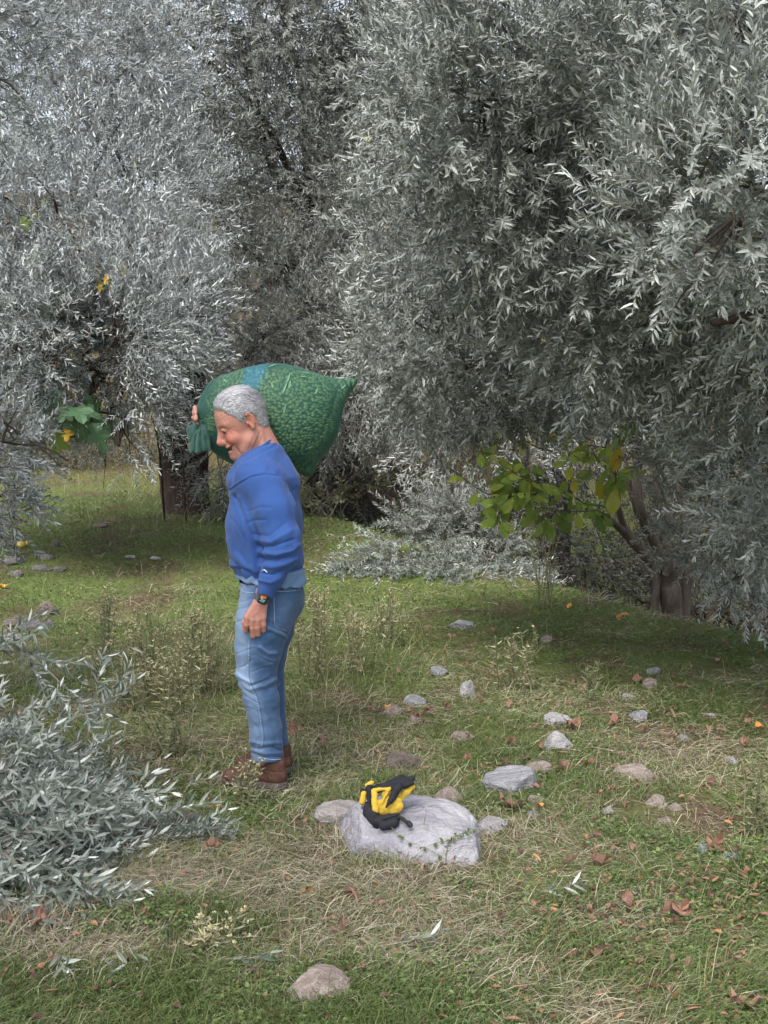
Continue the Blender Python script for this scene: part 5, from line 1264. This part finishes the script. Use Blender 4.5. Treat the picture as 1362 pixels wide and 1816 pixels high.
glove_part('strap', [((705, 1446, -.02), (727, 1462, -.035), .0055, .0065, (1, .6, 1)), ((726, 1461, -.035), (729, 1464, -.035), .007, .006)], g1, MAT_dark)
g2 = empty('glove', gp(650, 1420, .03)); tag(g2, 'lower glove of the pair, crumpled under the left side of the other', 'glove', 'pair of work gloves on the boulder')
glove_part('back', [((655, 1396, .03), (657, 1424, .02), .012, .011), ((642, 1402, .03), (643, 1412, .025), .008, .008), ((652, 1432, .01), (664, 1446, .0), .013, .013), ((652, 1440, .02), (668, 1462, .01), .014, .015)], g2, MAT_blk)
glove_part('finger', [((645, 1408, .02), (642, 1422, .015), .0095, .009)], g2, MAT_yel)
glove_part('trim', [((650, 1393, .03), (660, 1388, .03), .006, .006)], g2, MAT_yel)

# ============================================================ CUT BRANCHES
def tube_add(bag, pts, r0, r1, n=5, m=1):
    V, Q = tube(pts, np.linspace(r0, r1, len(pts)), n); bag.add(V, None, Q, .5, m)
def cut_branch(label, pts, ntw, group, sz=1.0, tm=TW_cut, mat=MAT_cut, spread=.8, side=.22, r0=.010, up=.35):
    pts = spline(pts, 24); root = empty('cut_branch', pts[0]); tag(root, label, 'cut branch', group)
    sb = Bag(); tube_add(sb, pts, r0, .003, 6, 0)
    T = np.sort(rng.uniform(.12, 1, ntw)); T[-2:] = 1
    P, D = [], []
    for t in T:
        i = t * 23; a = int(min(i, 22)); p = pts[a] + (pts[a + 1] - pts[a]) * (i - a); d = pts[a + 1] - pts[a]; d /= np.linalg.norm(d)
        o = rnorm(1)[0]; o[2] = o[2] * .5; dd = d * (1.0 if t < 1 else 2) + o * spread; dd /= np.linalg.norm(dd)
        L = side * rng.uniform(.2, 1) * (t < 1); q = p + dd * L
        gzq = float(gz(q[0], q[1])) + .02
        if q[2] < gzq: q[2] = gzq
        if L > .02: tube_add(sb, [p, (p + q) / 2 + [0, 0, .01], q], .003, .0018, 4, 0)
        P.append(q); dd[2] = max(dd[2] - .12, -.45); D.append(dd + rng.normal(0, .12, 3))
        if L > .08: P.append(p + dd * L * .5); D.append(dd + rnorm(1)[0] * .7)
    P = np.array(P); D = np.array(D); low = P[:, 2] - gz(P[:, 0], P[:, 1]) < .06; D[low, 2] = np.maximum(D[low, 2], .03)
    bag = place_twigs(tm, P, D, rnorm(len(P)) * .7 + np.array([0, -.3, 1.0]), sz * rng.uniform(.75, 1.15, len(P)))
    link('stem', sb.mesh('stem', True), [MAT_twig], root); link('leaves', bag.mesh('leaves'), [mat, MAT_twig], root)
    return root
GL, GR = 'cut olive branches heaped at the left', 'cut olive branches heaped behind the man'
def gp3(px, py, hz): g = gat(px, py); return g + np.array([0, 0, hz])
# left heap: (start, mid, tip) with pixels and depth
def A3(px, py, Y): return at(px, py, Y)
left = [('topmost cut branch of the left heap, arching over the grass with its tip drooping right', [A3(-90, 1175, 4.9), A3(0, 1152, 4.8), A3(60, 1170, 4.75), A3(112, 1215, 4.7)], 11, .06, .5),
        ('cut branch of the left heap rising to the lone upright sprig', [A3(60, 1440, 4.75), A3(140, 1370, 4.8), A3(140, 1330, 4.8), A3(150, 1300, 4.8)], 5, .04, .4),
        ('cut branch whose tips hang lowest at the bottom of the left heap', [A3(-120, 1480, 4.1), A3(-20, 1500, 3.95), A3(50, 1560, 3.8), A3(60, 1640, 3.75)], 12, .1, .7),
        ('cut branch ending in a fan of broad pale leaves, left heap', [A3(-100, 1540, 4.0), A3(0, 1545, 3.9), A3(70, 1555, 3.85), A3(110, 1575, 3.8)], 10, .08, .7),
        ('cut branch lying low with its tip nearest to the boots of the man', [A3(0, 1400, 5.0), A3(70, 1385, 5.0), A3(125, 1372, 5.0)], 8, .10, .6),
        ('cut branch reaching out furthest right along the ground below the boots', [A3(80, 1490, 4.5), A3(180, 1475, 4.5), A3(250, 1465, 4.5), A3(300, 1462, 4.45)], 10, .07, .5),
        ('dark green branch on the ground at the right foot of the left heap', [A3(170, 1510, 4.4), A3(240, 1510, 4.4), A3(300, 1495, 4.4)], 9, .07, .5)]
for lb, pts, n, sd, spd in left: cut_branch(lb, pts, n, GL, side=sd, spread=spd)
fill_l = ['upper left edge of the heap at the left', 'centre of the left heap, leaning right', 'left heap, lying across its middle', 'left heap just below the arching branch', 'back of the left heap towards the weeds', 'front of the left heap, leaves spilling to the grass', 'right shoulder of the left heap',
          'middle right of the left heap with silvery undersides up', 'left heap close to the left edge of the picture', 'lower middle of the left heap', 'left heap, low, with its tips over bare straw', 'left heap, pressed flat under the others', 'heart of the left heap, mostly dark leaves', 'left heap, tips raised against the weeds', 'bottom left corner of the left heap']
spec = [((-145, 1328, 4.8), (15, 1320, 4.6)), ((-85, 1448, 4.6), (105, 1410, 4.5)), ((-85, 1408, 4.3), (65, 1460, 4.2)), ((-125, 1338, 4.7), (45, 1390, 4.6)), ((-65, 1378, 5.0), (105, 1420, 5.0)), ((-85, 1508, 4.2), (105, 1570, 4.2)), ((-25, 1428, 4.7), (105, 1450, 4.6)),
        ((-5, 1468, 4.5), (145, 1490, 4.45)), ((-175, 1408, 4.3), (-5, 1430, 4.2)), ((-45, 1508, 4.3), (145, 1530, 4.3)), ((-105, 1558, 4.05), (75, 1530, 4.1)), ((-85, 1468, 4.5), (85, 1500, 4.4)), ((-125, 1458, 4.4), (25, 1510, 4.2)), ((-5, 1488, 4.7), (135, 1450, 4.7)), ((-165, 1508, 4.0), (-25, 1560, 3.9))]
for lb, (a, b) in zip(fill_l, spec):
    A_, B_ = A3(*a), A3(*b); mid = (A_ + B_) / 2 + np.array([0, 0, .05])
    cut_branch('cut olive branch at the ' + lb if not lb.startswith('left heap') else 'cut olive branch in the ' + lb, [A_, mid, B_], 15, GL, side=.2, spread=.95)
# heap behind the man, right of him
right = [('darker cut olive branch standing up highest in the far heap', (800, 985, 11.8), (805, 890, 11.6), 0), ('darker cut olive branch in the back left of the far heap', (760, 985, 11.9), (750, 905, 11.7), 0), ('darker cut olive branch leaning right at the back of the far heap', (830, 985, 11.9), (850, 900, 11.6), 0), ('cut olive branch hanging forward in the upper middle of the far heap', (800, 930, 11.7), (800, 985, 11.0), 1), ('cut olive branch with tips touching the grass at the left end of the far heap', (700, 995, 11.3), (610, 1012, 10.9), 1), ('cut olive branch at the lower left of the far heap', (760, 1005, 11.3), (670, 1035, 10.8), 1), ('cut olive branch draped over the middle of the far heap', (780, 950, 11.6), (765, 1035, 10.8), 1),
         ('darker cut olive branch forming the rounded top of the far heap', (820, 960, 11.9), (785, 905, 11.5), 0), ('darker cut olive branch right of the top of the far heap', (840, 960, 11.7), (860, 915, 11.3), 0), ('cut olive branch hanging forward at the lower right of the far heap', (850, 980, 11.4), (885, 1040, 10.8), 1),
         ('cut olive branch at the right end of the far heap', (870, 980, 11.4), (935, 1020, 10.9), 1), ('cut olive branch low in the centre of the far heap', (800, 1005, 11.3), (820, 1045, 10.8), 1), ('darker cut olive branch at the back of the far heap', (740, 960, 12.0), (820, 925, 11.8), 0),
         ('cut olive branch in the left half of the far heap, leaning left', (760, 960, 11.5), (665, 975, 11.0), 1), ('darker cut olive branch in the left shoulder of the far heap', (780, 970, 11.6), (715, 925, 11.3), 0), ('darker cut olive branch in the far heap under the yellowing sapling leaves', (860, 970, 11.6), (905, 950, 11.2), 0), ('cut olive branch across the front of the far heap', (900, 1010, 11.2), (740, 1018, 10.9), 1)]
for lb, a, b, lit in right:
    A_, B_ = A3(*a), A3(*b); cut_branch(lb, [A_, (A_ + B_) / 2 + np.array([0, 0, .05]), B_], 24, GR, sz=1.0, side=.24, tm=TW_near, spread=.9, mat=MAT_cutfar if lit else MAT_olive_far)  # unlit back and top branches take darker leaves, painting the heap's shade
cut_branch('thin bare-looking branch arching out at the left of the far heap', [A3(720, 985, 11.3), A3(660, 945, 11.2), A3(615, 950, 11.0)], 5, GR, sz=.8, side=.05, tm=TW_near, mat=MAT_cutfar)
# sprigs on the ground
for lb, x, y, ang in (('olive sprig of five pale leaves on the grass above the bottom stone', 400, 1722, -20), ('small olive sprig on straw at the lower left', 100, 1715, -60), ('olive sprig with pale leaves right of the bottom stone, among brown leaves', 700, 1693, 0),
                      ('small olive sprig on the straw above the bright grass', 275, 1725, 190), ('pale olive sprig lying left of the boots of the man', 330, 1405, 40), ('olive sprig on trodden grass below the large boulder', 960, 1600, 10)):
    g = gp3(x, y, .035); d = np.array([math.cos(math.radians(ang)), math.sin(math.radians(ang)), .05])
    r = empty('olive_sprig', g); tag(r, lb, 'sprig', 'olive sprigs dropped on the grass')
    tw = twig_template(.13, 10, .062, .17, .2, near=True); bg_ = place_twigs([tw], g[None], d[None], np.array([[0, -.4, 1.0]]), np.array([1.0]))
    link('leaves', bg_.mesh('leaves'), [MAT_cut, MAT_twig], r)

# ============================================================ WEEDS
def weed(label, px, py, h, n, seedy, width=.12, dry=.5, name='weed', cat='weed', group='flowering weeds gone to seed'):
    g = gat(px, py); r = empty(name, g); tag(r, label, cat, group); S_b = Bag()
    n = int(n * 2.2); h = h * 1.12
    for i in range(n):
        a = rng.uniform(0, 2 * math.pi); rr = width * 1.15 * rng.uniform(.1, 1); hh = h * rng.uniform(.65, 1.05)
        p0 = g + [rng.normal(0, width * .25), rng.normal(0, width * .2), 0]; top = p0 + np.array([math.cos(a) * rr, math.sin(a) * rr, hh])
        w = wobble(p0, top, 7, .06, i); V, Q = tube(w, np.linspace(.0030, .0016, 7), 4, False); S_b.add(V, None, Q, float(rng.uniform(0, .75)))
        m_ = 18; t = rng.uniform(.1, .98, m_); P = np.stack([np.interp(t, np.linspace(0, 1, 7), w[:, k]) for k in range(3)], -1); d = rnorm(m_); d[:, 2] = np.abs(d[:, 2]) * .6
        V, T, Q = leaves(P, d, rnorm(m_), rng.uniform(.02, .055, m_), np.full(m_, .0065)); S_b.add(V, T, Q, float(rng.uniform(.1, .9) * dry + .1))
        Fb = Bag()
        for j in range(seedy if i % 2 == 0 else 0):
            q = top + np.array([rng.normal(0, .022), rng.normal(0, .022), rng.normal(-.01, .022)]); s0 = w[5 + (j % 2)]
            V, Q = tube([s0, (s0 + q) / 2 + [0, 0, -.004], q], .0008, 3, False); Fb.add(V, None, Q, .6)
            d = rnorm(6) ; d[:, 2] = np.abs(d[:, 2]); V, T, Q = leaves(np.tile(q, (6, 1)), d, rnorm(6), np.full(6, .010), np.full(6, .006)); Fb.add(V, T, Q, float(rng.uniform(.68, 1)))
        if seedy and i % 2 == 0: link('seed_head', Fb.mesh('seed_head'), [MAT_weed], r)
    link('stems', S_b.mesh('stems'), [MAT_weed], r)
for args in (('weed with a rusty seed head standing alone, farthest left of the man', 190, 1185, .42, 5, 14, .07, .5), ('weed with cream seed heads beside the brown weed clump left of the man', 165, 1235, .34, 5, 10, .09, .5),
             ('tall dry weed clump with yellowish seed heads, middle of the left weed patch', 265, 1240, .45, 12, 9, .16, .8), ('pale yellow seed-headed weed nearest to the left of the jeans', 335, 1200, .36, 8, 12, .1, .6), ('leafy dry weed clump right before the knees of the man', 370, 1235, .36, 12, 4, .16, .7),
             ('grey-green weed at the foot of the weed patch, left of the man', 225, 1262, .28, 10, 2, .16, .6), ('bushy dry weed at the front of the weed patch, left of the man', 310, 1270, .32, 12, 5, .16, .9),
             ('weed with orange-brown seed heads just behind the thighs of the man', 560, 1210, .46, 9, 12, .13, .6), ('thin dry weed behind the man, further right than the rusty one', 640, 1200, .4, 8, 5, .16, .8), ('wispy weed with pale buds right of the man, near the far heap', 690, 1150, .35, 8, 6, .15, .7),
             ('tall thin green weed in front of the far heap and the sapling trunk', 965, 1080, .75, 7, 2, .16, .5), ('small seedy weed in front of the boot toe of the man', 440, 1430, .16, 4, 12, .05, .5), ('low brown seedy weed in the foreground grass, lower left', 375, 1690, .07, 5, 9, .10, .9),
             ('leafy green weed left of the boots', 310, 1345, .22, 8, 0, .12, .25), ('upright leafy weed at the right edge beside the brown leaves', 1335, 1480, .28, 7, 0, .10, .2), ('thin upright dark weed in the middle of the right slope', 1045, 1250, .22, 3, 0, .04, .1), ('wispy grey weed on the right slope above the white stone', 915, 1225, .30, 8, 1, .13, .6)):
    weed(*args)
# bramble shoot over the boulder
br = Bag(); 
for pts in ([(700, 1560), (760, 1510), (800, 1500), (830, 1490)], [(640, 1430), (665, 1420), (690, 1470), (720, 1500), (760, 1515), (810, 1545)], [(790, 1540), (795, 1505), (812, 1490), (845, 1482)], [(595, 1430), (625, 1418), (650, 1432)]):
    p = spline([hitpt(x, y, .018) for x, y in pts], 18); tube_add(br, p, .0016, .0008, 4, 0)
    for k in range(3, 18, 2):
        V, T, Q = leaves(p[k][None] + rnorm(2) * .006, rnorm(2), rnorm(2) * .4 + [0, -.5, 1], rng.uniform(.012, .02, 2), rng.uniform(.010, .014, 2)); br.add(V, T, Q, .3, 1)
tag(link('bramble_shoot', br.mesh('bramble_shoot'), [MAT_weed, MAT_clover]), 'thin bramble shoot with tiny leaves trailing over the front of the large boulder', 'shoot')

# tussocks of grass growing up against stones
def tuft(label, px, py, n, h, mat, w=.05):
    g = gat(px, py); P = g + np.stack([rng.normal(0, w, n), rng.normal(0, w * .5, n), np.full(n, -.01)], -1)
    d = rnorm(n); d[:, 2] = np.abs(d[:, 2]) * .9 + .35; d /= np.linalg.norm(d, axis=1)[:, None]; L = h * rng.uniform(.5, 1.1, n); b = Bag()
    s1 = np.cross(d, rnorm(n)); s1 /= np.linalg.norm(s1, axis=1)[:, None]; m1 = P + d * L[:, None] * .55; d2 = d + np.array([0, 0, -.75]); t2 = m1 + d2 * L[:, None] * .5; t2[:, 2] = np.maximum(t2[:, 2], g[2] + .005)
    V = np.stack([P - s1 * .0013, P + s1 * .0013, m1 + s1 * .0012, m1 - s1 * .0012, t2], 1).reshape(-1, 3); o = (np.arange(n) * 5)[:, None]; r = rng.uniform(0, 1, n)
    b.V.append(V); b.n = len(V); b.Q.append(o + np.array([0, 1, 2, 3])); b.T.append(o + np.array([3, 2, 4])); b.qr.append(r); b.tr.append(r); b.qm.append(np.zeros(n)); b.tm.append(np.zeros(n))
    tag(link('grass_tuft', b.mesh('grass_tuft'), [mat]), label, 'grass tuft', 'grass tufts growing against the stones')
for lb, x, y, n, h, mt in (('straw-coloured grass tuft at the left front of the large boulder', 655, 1512, 320, .15, MAT_straw), ('green grass tuft below the gloves, against the large boulder', 690, 1540, 260, .14, MAT_grass), ('matted dry grass tuft under the middle of the large boulder', 735, 1556, 300, .11, MAT_straw), ('dry grass tuft between the pinkish and the large boulder', 610, 1500, 300, .12, MAT_straw),
                       ('thin green grass tuft at the right front of the large boulder', 800, 1570, 160, .08, MAT_grass), ('grass tuft overlapping the bottom stone on its right', 612, 1800, 160, .08, MAT_grass), ('grass tuft overlapping the bottom stone on its left', 515, 1795, 160, .08, MAT_grass), ('grass tuft before the broad blue-grey stone', 905, 1418, 140, .07, MAT_grass), ('grass tuft before the angular white stone', 985, 1345, 120, .07, MAT_grass)):
    tuft(lb, x, y, n, h, mt)

# ============================================================ FALLEN LEAVES
def dry_mesh(seed):
    V, T, Q = BL['fig' if seed == 3 else 'oval']; V = V.copy(); r = np.random.default_rng(seed)
    V[:, 1] *= 1.25; V[:, 2] = .42 * np.abs(V[:, 1]) + .18 * np.sin(V[:, 0] * 5 + seed) + .12 * r.normal(size=len(V)) * (V[:, 0] > .1); V[:, 0] -= .5
    b = Bag(); b.add(V, T, Q, float(r.uniform(.15, .85))); 
    Vt, Qt = tube([(-.5, 0, V[0, 2]), (-.62, .02, .1), (-.74, .0, .16)], .012, 4); b.add(Vt, None, Qt, .3)
    me = b.mesh('dry_leaf'); me.materials.append(MAT_dry); return me
DL = [dry_mesh(i) for i in range(10)]
def dry(px, py, wpx, label, i, group='dry leaves scattered over the slope', mat=None):
    g = gat(px, py); s = np.linalg.norm(g - np.array([0, 0, CAMZ])) / FPX
    o = bpy.data.objects.new('dry_leaf', DL[i % 10]); COL.objects.link(o); o.location = Vector(g + [0, 0, .034]); k = wpx * s * .74; o.scale = (k, k, k)
    o.rotation_euler = (math.radians(18) + rng.normal(0, .2), rng.normal(0, .25), rng.uniform(0, 6.3)); tag(o, label, 'leaf', group)
    if mat: o.material_slots[0].link = 'OBJECT'; o.material_slots[0].material = mat
MAT_or = leaf_mat('orange_leaf', [(0, (.45, .2, .05)), (1, (.65, .34, .05))], [(0, (.45, .2, .05)), (1, (.65, .34, .05))], .6, .4)
big = [(543, 1597, 34, 'bright yellow-orange leaf lying alone in the foreground, left of centre', 0, MAT_or), (1040, 1510, 42, 'rust-brown leaf standing on edge below the right slope', 1, None), (1062, 1540, 48, 'large light brown lobed leaf just under the rust-brown standing leaf', 3, None), (1345, 1300, 40, 'large orange leaf at the right edge of the picture', 0, MAT_or),
       (625, 1608, 52, 'curled reddish brown leaf right of the bright yellow-orange leaf', 5, None), (1060, 1710, 70, 'long curled brown leaf, the largest in the lower right', 1, None), (1010, 1712, 36, 'short orange-brown leaf left of the long curled one', 2, None), (1135, 1728, 30, 'small folded brown leaf right of the long curled one', 4, None),
       (1185, 1630, 50, 'pinkish brown leaf in the row at the lower right', 7, None), (1110, 1612, 44, 'dark brown leaf, left one of the row at the lower right', 5, None), (1210, 1632, 40, 'pale end leaf of the row at the lower right', 3, None), (1200, 1655, 30, 'small pink-brown leaf below the row at the lower right', 6, None),
       (688, 1268, 34, 'orange leaf leaning against a brown stone in mid slope', 2, MAT_or), (735, 1280, 40, 'pale curled brown leaf in the patch of bare soil in mid slope', 3, None), (760, 1272, 30, 'dark brown leaf right of the pale curled one in mid slope', 5, None), (915, 1258, 26, 'orange-brown leaf standing upright above the white stone', 1, None),
       (1187, 1277, 30, 'dark red-brown leaf upright on the right slope', 5, None), (1015, 1295, 44, 'flat brown leaf right of the angular white stone', 4, None), (905, 1325, 40, 'orange-brown leaf left of the angular white stone', 2, None), (1000, 1368, 40, 'reddish brown leaf right of the broad blue-grey stone', 7, None),
       (928, 1358, 28, 'small orange leaf at the back of the broad blue-grey stone', 2, None), (1088, 1292, 38, 'brown leaf halfway between the white and the flat pink stone', 4, None), (1130, 1215, 36, 'pinkish leaf left of a small stone high on the slope', 5, None), (570, 1328, 34, 'brown leaf on the grass just right of the boots', 5, None),
       (905, 1440, 52, 'broad orange-brown leaf in the litter right of the large boulder', 3, None), (960, 1443, 26, 'bright orange leaf tip beside the grey pebble', 0, MAT_or), (1270, 1512, 40, 'red-brown leaf near the flat grey stone at the right edge', 3, None), (1305, 1522, 34, 'brown leaf at the right edge, low', 7, None),
       (70, 1650, 60, 'dark red-brown leaf under the lowest tips of the left heap', 5, None), (258, 1640, 34, 'pale purple-brown leaf upright below the left heap', 4, None), (375, 1515, 30, 'small light brown leaf left of the large boulder', 3, None), (1320, 1800, 60, 'crumpled brown leaf in the bottom right corner', 3, None),
       (1160, 1768, 36, 'orange-brown leaf near the bottom edge at the right', 2, None), (1190, 1775, 30, 'upright brown leaf stalk-like near the bottom right', 4, None), (1010, 1082, 22, 'orange leaf on the lip of the terrace', 1, MAT_or), (608, 1655, 34, 'faded brown leaf in the grass above the bottom stone', 7, None),
       (130, 700, 26, None, 0, None), (1105, 1100, 34, 'yellow-green leaf litter spot near the sapling trunk', 0, MAT_or), (680, 905, 26, 'brown leaf caught in the far dry bush', 5, None), (35, 1152, 28, 'ochre leaf lying on the arching cut branch', 0, MAT_or), (4, 1045, 22, 'orange leaf at the left edge of the picture', 2, MAT_or), (520, 1305, 40, 'long pale leaf flat on the grass behind the boots', 7, None)]
for x, y, w, lb, i, mt in big:
    if lb: dry(x, y, w, lb, i, mat=mt)
LM = [((988, 1318), 'by the angular white stone'), ((912, 1388), 'around the broad blue-grey stone'), ((1125, 1372), 'near the flat pink stone'), ((826, 1224), 'near the upright pointed stone'), ((735, 1276), 'in the bare patch in mid slope'), ((1050, 1130), 'near the lip of the terrace'), ((1200, 1190), 'high on the right slope'),
      ((1300, 1250), 'far right on the slope'), ((1290, 1440), 'at the right edge below the slope'), ((1160, 1520), 'in the straw at the lower right'), ((960, 1510), 'in the straw right of the large boulder'), ((700, 1660), 'in the grass below the large boulder'), ((1100, 1700), 'around the long curled leaf'), ((400, 1650), 'in the foreground grass, left'), ((150, 1700), 'below the left heap'), ((1300, 1720), 'in the bottom right grass')]
for k in range(120):
    x = rng.uniform(640, 1362); y = rng.uniform(1080, 1560)
    if k % 4 == 0: x = rng.uniform(0, 1362); y = rng.uniform(1480, 1810)
    if 640 < x < 860 and 1370 < y < 1560: continue
    lm = min(LM, key=lambda q: math.hypot(q[0][0] - x, q[0][1] - y))[1]
    dry(x, y, rng.uniform(13, 27) * (.75 if y < 1200 else 1), 'small dry brown leaf, one of the scatter ' + lm, int(rng.integers(0, 10)), 'small dry leaves strewn over the grass')
# yellow fruits at the left
for x, y, r_, lb in ((37, 968, 7, 'larger yellow fruit fallen on the grass at the left edge'), (48, 964, 5, 'smaller yellow fruit right of the larger one')):
    g = gat(x, y + 5); s = np.linalg.norm(g) / FPX; Vv, Qq = uvs(g + [0, 0, r_ * s], np.array([1, 1, .92]) * r_ * s, None, 16, 10)
    if 'MAT_fruit' not in globals(): m = M('yellow_fruit_skin'); MAT_fruit = m.fin(m.mix(m.noise(m.obj(), 20), (.55, .38, .06), (.65, .5, .12)), .5)
    fr = empty('fallen_fruit', g); tag(fr, lb, 'fruit', 'yellow fruits fallen at the left')
    link('flesh', npmesh('flesh', Vv, None, Qq, True), [MAT_fruit], fr); Vt, Qt = tube([g + [0, 0, 2 * r_ * s], g + [.004, 0, 2 * r_ * s + .01]], .0015, 4); link('stalk', npmesh('stalk', Vt, None, Qt), [MAT_twig], fr)

# ============================================================ GRASS AND GROUND COVER
def scatter(n, near, far, bias=1.0):
    """ground points, spaced evenly over what a viewer standing here sees, with a margin either side"""
    u = rng.uniform(0, 1, n); d = 1 / (1 / far + (1 / near - 1 / far) * u ** bias)
    x = rng.uniform(-1, 1, n) * (.42 * d + .25); P = np.stack([x, d, gz(x, d)], -1); return P, d
def grass(name, n, near, far, hmin, hmax, w0, mat, rfun, lay, mask, label, seed):
    P, d = scatter(n, near, far); k = mask(P); P, d = P[k], d[k]; n = len(P)
    H = rng.uniform(hmin, hmax, n) * (.6 + .8 * vn(P, 2.0, seed)) * (1 + .03 * np.maximum(d - 5, 0)); w = w0 * rng.uniform(.6, 1.3, n) * (1 + .12 * np.maximum(d - 4, 0))
    az = rng.uniform(0, 2 * math.pi, n) ; az = np.where(rng.uniform(0, 1, n) < .5, az, 6.3 * vn(P, 1.2, seed + 1) + rng.normal(0, .7, n))
    inc = np.clip(rng.normal(lay, .3, n), .03, 1.5)           # 0 lies flat, 1.5 stands
    hd = np.stack([np.cos(az), np.sin(az), np.zeros(n)], -1); sd_ = np.stack([-np.sin(az + .6), np.cos(az + .6), rng.normal(0, .3, n)], -1)
    z0 = rng.uniform(0, .02, n) * (inc < .5)
    p0 = P + np.array([0, 0, 1]) * (z0 - .005)[:, None]
    p1 = p0 + hd * (np.cos(inc) * H * .5)[:, None] + np.array([0, 0, 1]) * (np.sin(inc) * H * .5)[:, None]
    b = rng.uniform(.2, .9, n); inc2 = inc - b
    p2 = p1 + hd * (np.cos(inc2) * H * .5)[:, None] + np.array([0, 0, 1]) * (np.sin(inc2) * H * .5)[:, None]
    p2[:, 2] = np.maximum(p2[:, 2], gz(p2[:, 0], p2[:, 1]) + .004)
    V = np.stack([p0 - sd_ * w[:, None] * .5, p0 + sd_ * w[:, None] * .5, p1 + sd_ * w[:, None] * .45, p1 - sd_ * w[:, None] * .45, p2], 1).reshape(-1, 3)
    o = (np.arange(n) * 5)[:, None]; Q = o + np.array([0, 1, 2, 3]); T = o + np.array([3, 2, 4]); r = rfun(P, n)
    me = npmesh(name, V, T, Q, False, {'rnd': np.concatenate([r, r])})
    tag(link(name, me, [mat]), label, 'grass', kind='stuff')
def spot(P, px, py, rx, ry):
    x, y = proj(P); return np.exp(-(((x - px) / rx) ** 2 + ((y - py) / ry) ** 2))
def strawness(P):
    s = fbm(P, 1.7, 91, 3); s = s + .25 * spot(P, 640, 1560, 420, 90) + .2 * spot(P, 520, 1330, 200, 60) + .25 * spot(P, 150, 1680, 200, 30) + .15 * spot(P, 1050, 1480, 250, 60) + .12 * spot(P, 330, 1230, 180, 60)
    s = s + .06 - .3 * spot(P, 150, 1770, 220, 60) - .3 * spot(P, 60, 1040, 150, 50) - .22 * spot(P, 1280, 1560, 120, 60) + .08 * spot(P, 900, 1720, 300, 60) - .18 * sst(P[:, 1], 8, 11) * (P[:, 0] < 0) - .12 * spot(P, 1080, 1180, 300, 60)
    return s
bare = lambda P, t: fbm(P, 2.6, 17, 3) > t
nearobj = lambda P: (gz(P[:, 0], P[:, 1]) > -2) 
grass('grass', 330000, 2.5, 26, .03, .095, .0024, MAT_grass, lambda P, n: np.clip(rng.uniform(0, .62, n) + (strawness(P) - .55) * .8, 0, .98), .65, lambda P: (rng.uniform(0, 1, len(P)) < .25 + 1.1 * (1 - sst(strawness(P), .5, .72))) & bare(P, .34), 'short tangled green grass covering the clearing', 3)
grass('dry_grass', 170000, 2.5, 16, .05, .16, .0017, MAT_straw, lambda P, n: rng.uniform(0, 1, n), .16, lambda P: rng.uniform(0, 1, len(P)) < .22 + .78 * sst(strawness(P), .46, .70), 'dry straw-coloured stalks lying matted over the grass', 5)
grass('tall_grass', 60000, 3, 22, .10, .26, .0022, MAT_grass, lambda P, n: rng.uniform(.1, .95, n), 1.0, lambda P: rng.uniform(0, 1, len(P)) < (.012 + .75 * np.clip(spot(P, 280, 1200, 230, 70) + spot(P, 600, 1170, 130, 60) + .8 * spot(P, 200, 900, 260, 50) + .9 * spot(P, 420, 1150, 260, 90) , 0, 1)), 'longer wispy grass among the weeds and under the trees', 7)
# tiny broad leaves of clover and chickweed
P, d = scatter(170000, 2.5, 20); k = (rng.uniform(0, 1, len(P)) < .1 + .9 * sst(fbm(P, 1.9, 55, 3) - .35 * (strawness(P) - .5), .42, .58)); P, d = P[k], d[k]; n = len(P)
sz = rng.uniform(.007, .017, n) * (1 + .1 * np.maximum(d - 4, 0)); P[:, 2] += rng.uniform(.005, .05, n) * vn(P, 3, 2)
D_ = rnorm(n); D_[:, 2] *= .35; V, T, Q = leaves(P, D_, rnorm(n) * .55 + [0, -.1, 1], sz, sz * rng.uniform(.5, .85, n))
tag(link('ground_cover', npmesh('ground_cover', V, T, Q, False, {'rnd': np.repeat(rng.uniform(0, 1, n) ** 1.3, 2)}), [MAT_clover]), 'low clover-like green ground cover between the grass blades', 'ground cover', kind='stuff')
# chips, bits of twig and leaf crumbs
P, d = scatter(26000, 2.5, 14); k = rng.uniform(0, 1, len(P)) < .22 + .7 * sst(fbm(P, 2.3, 33, 3), .5, .62) * (P[:, 0] > -.2); P, d = P[k], d[k]; P[:, 2] += rng.uniform(.005, .03, len(P)); n = len(P); D_ = rnorm(n); D_[:, 2] *= .2; V, T, Q = leaves(P, D_, rnorm(n) * .6 + [0, 0, 1], rng.uniform(.012, .045, n), rng.uniform(.004, .016, n))
tag(link('leaf_litter', npmesh('leaf_litter', V, T, Q, False, {'rnd': np.repeat(rng.uniform(0, 1, n), 2)}), [MAT_dry]), 'crumbled brown leaf litter strewn through the grass', 'leaf litter', kind='stuff')
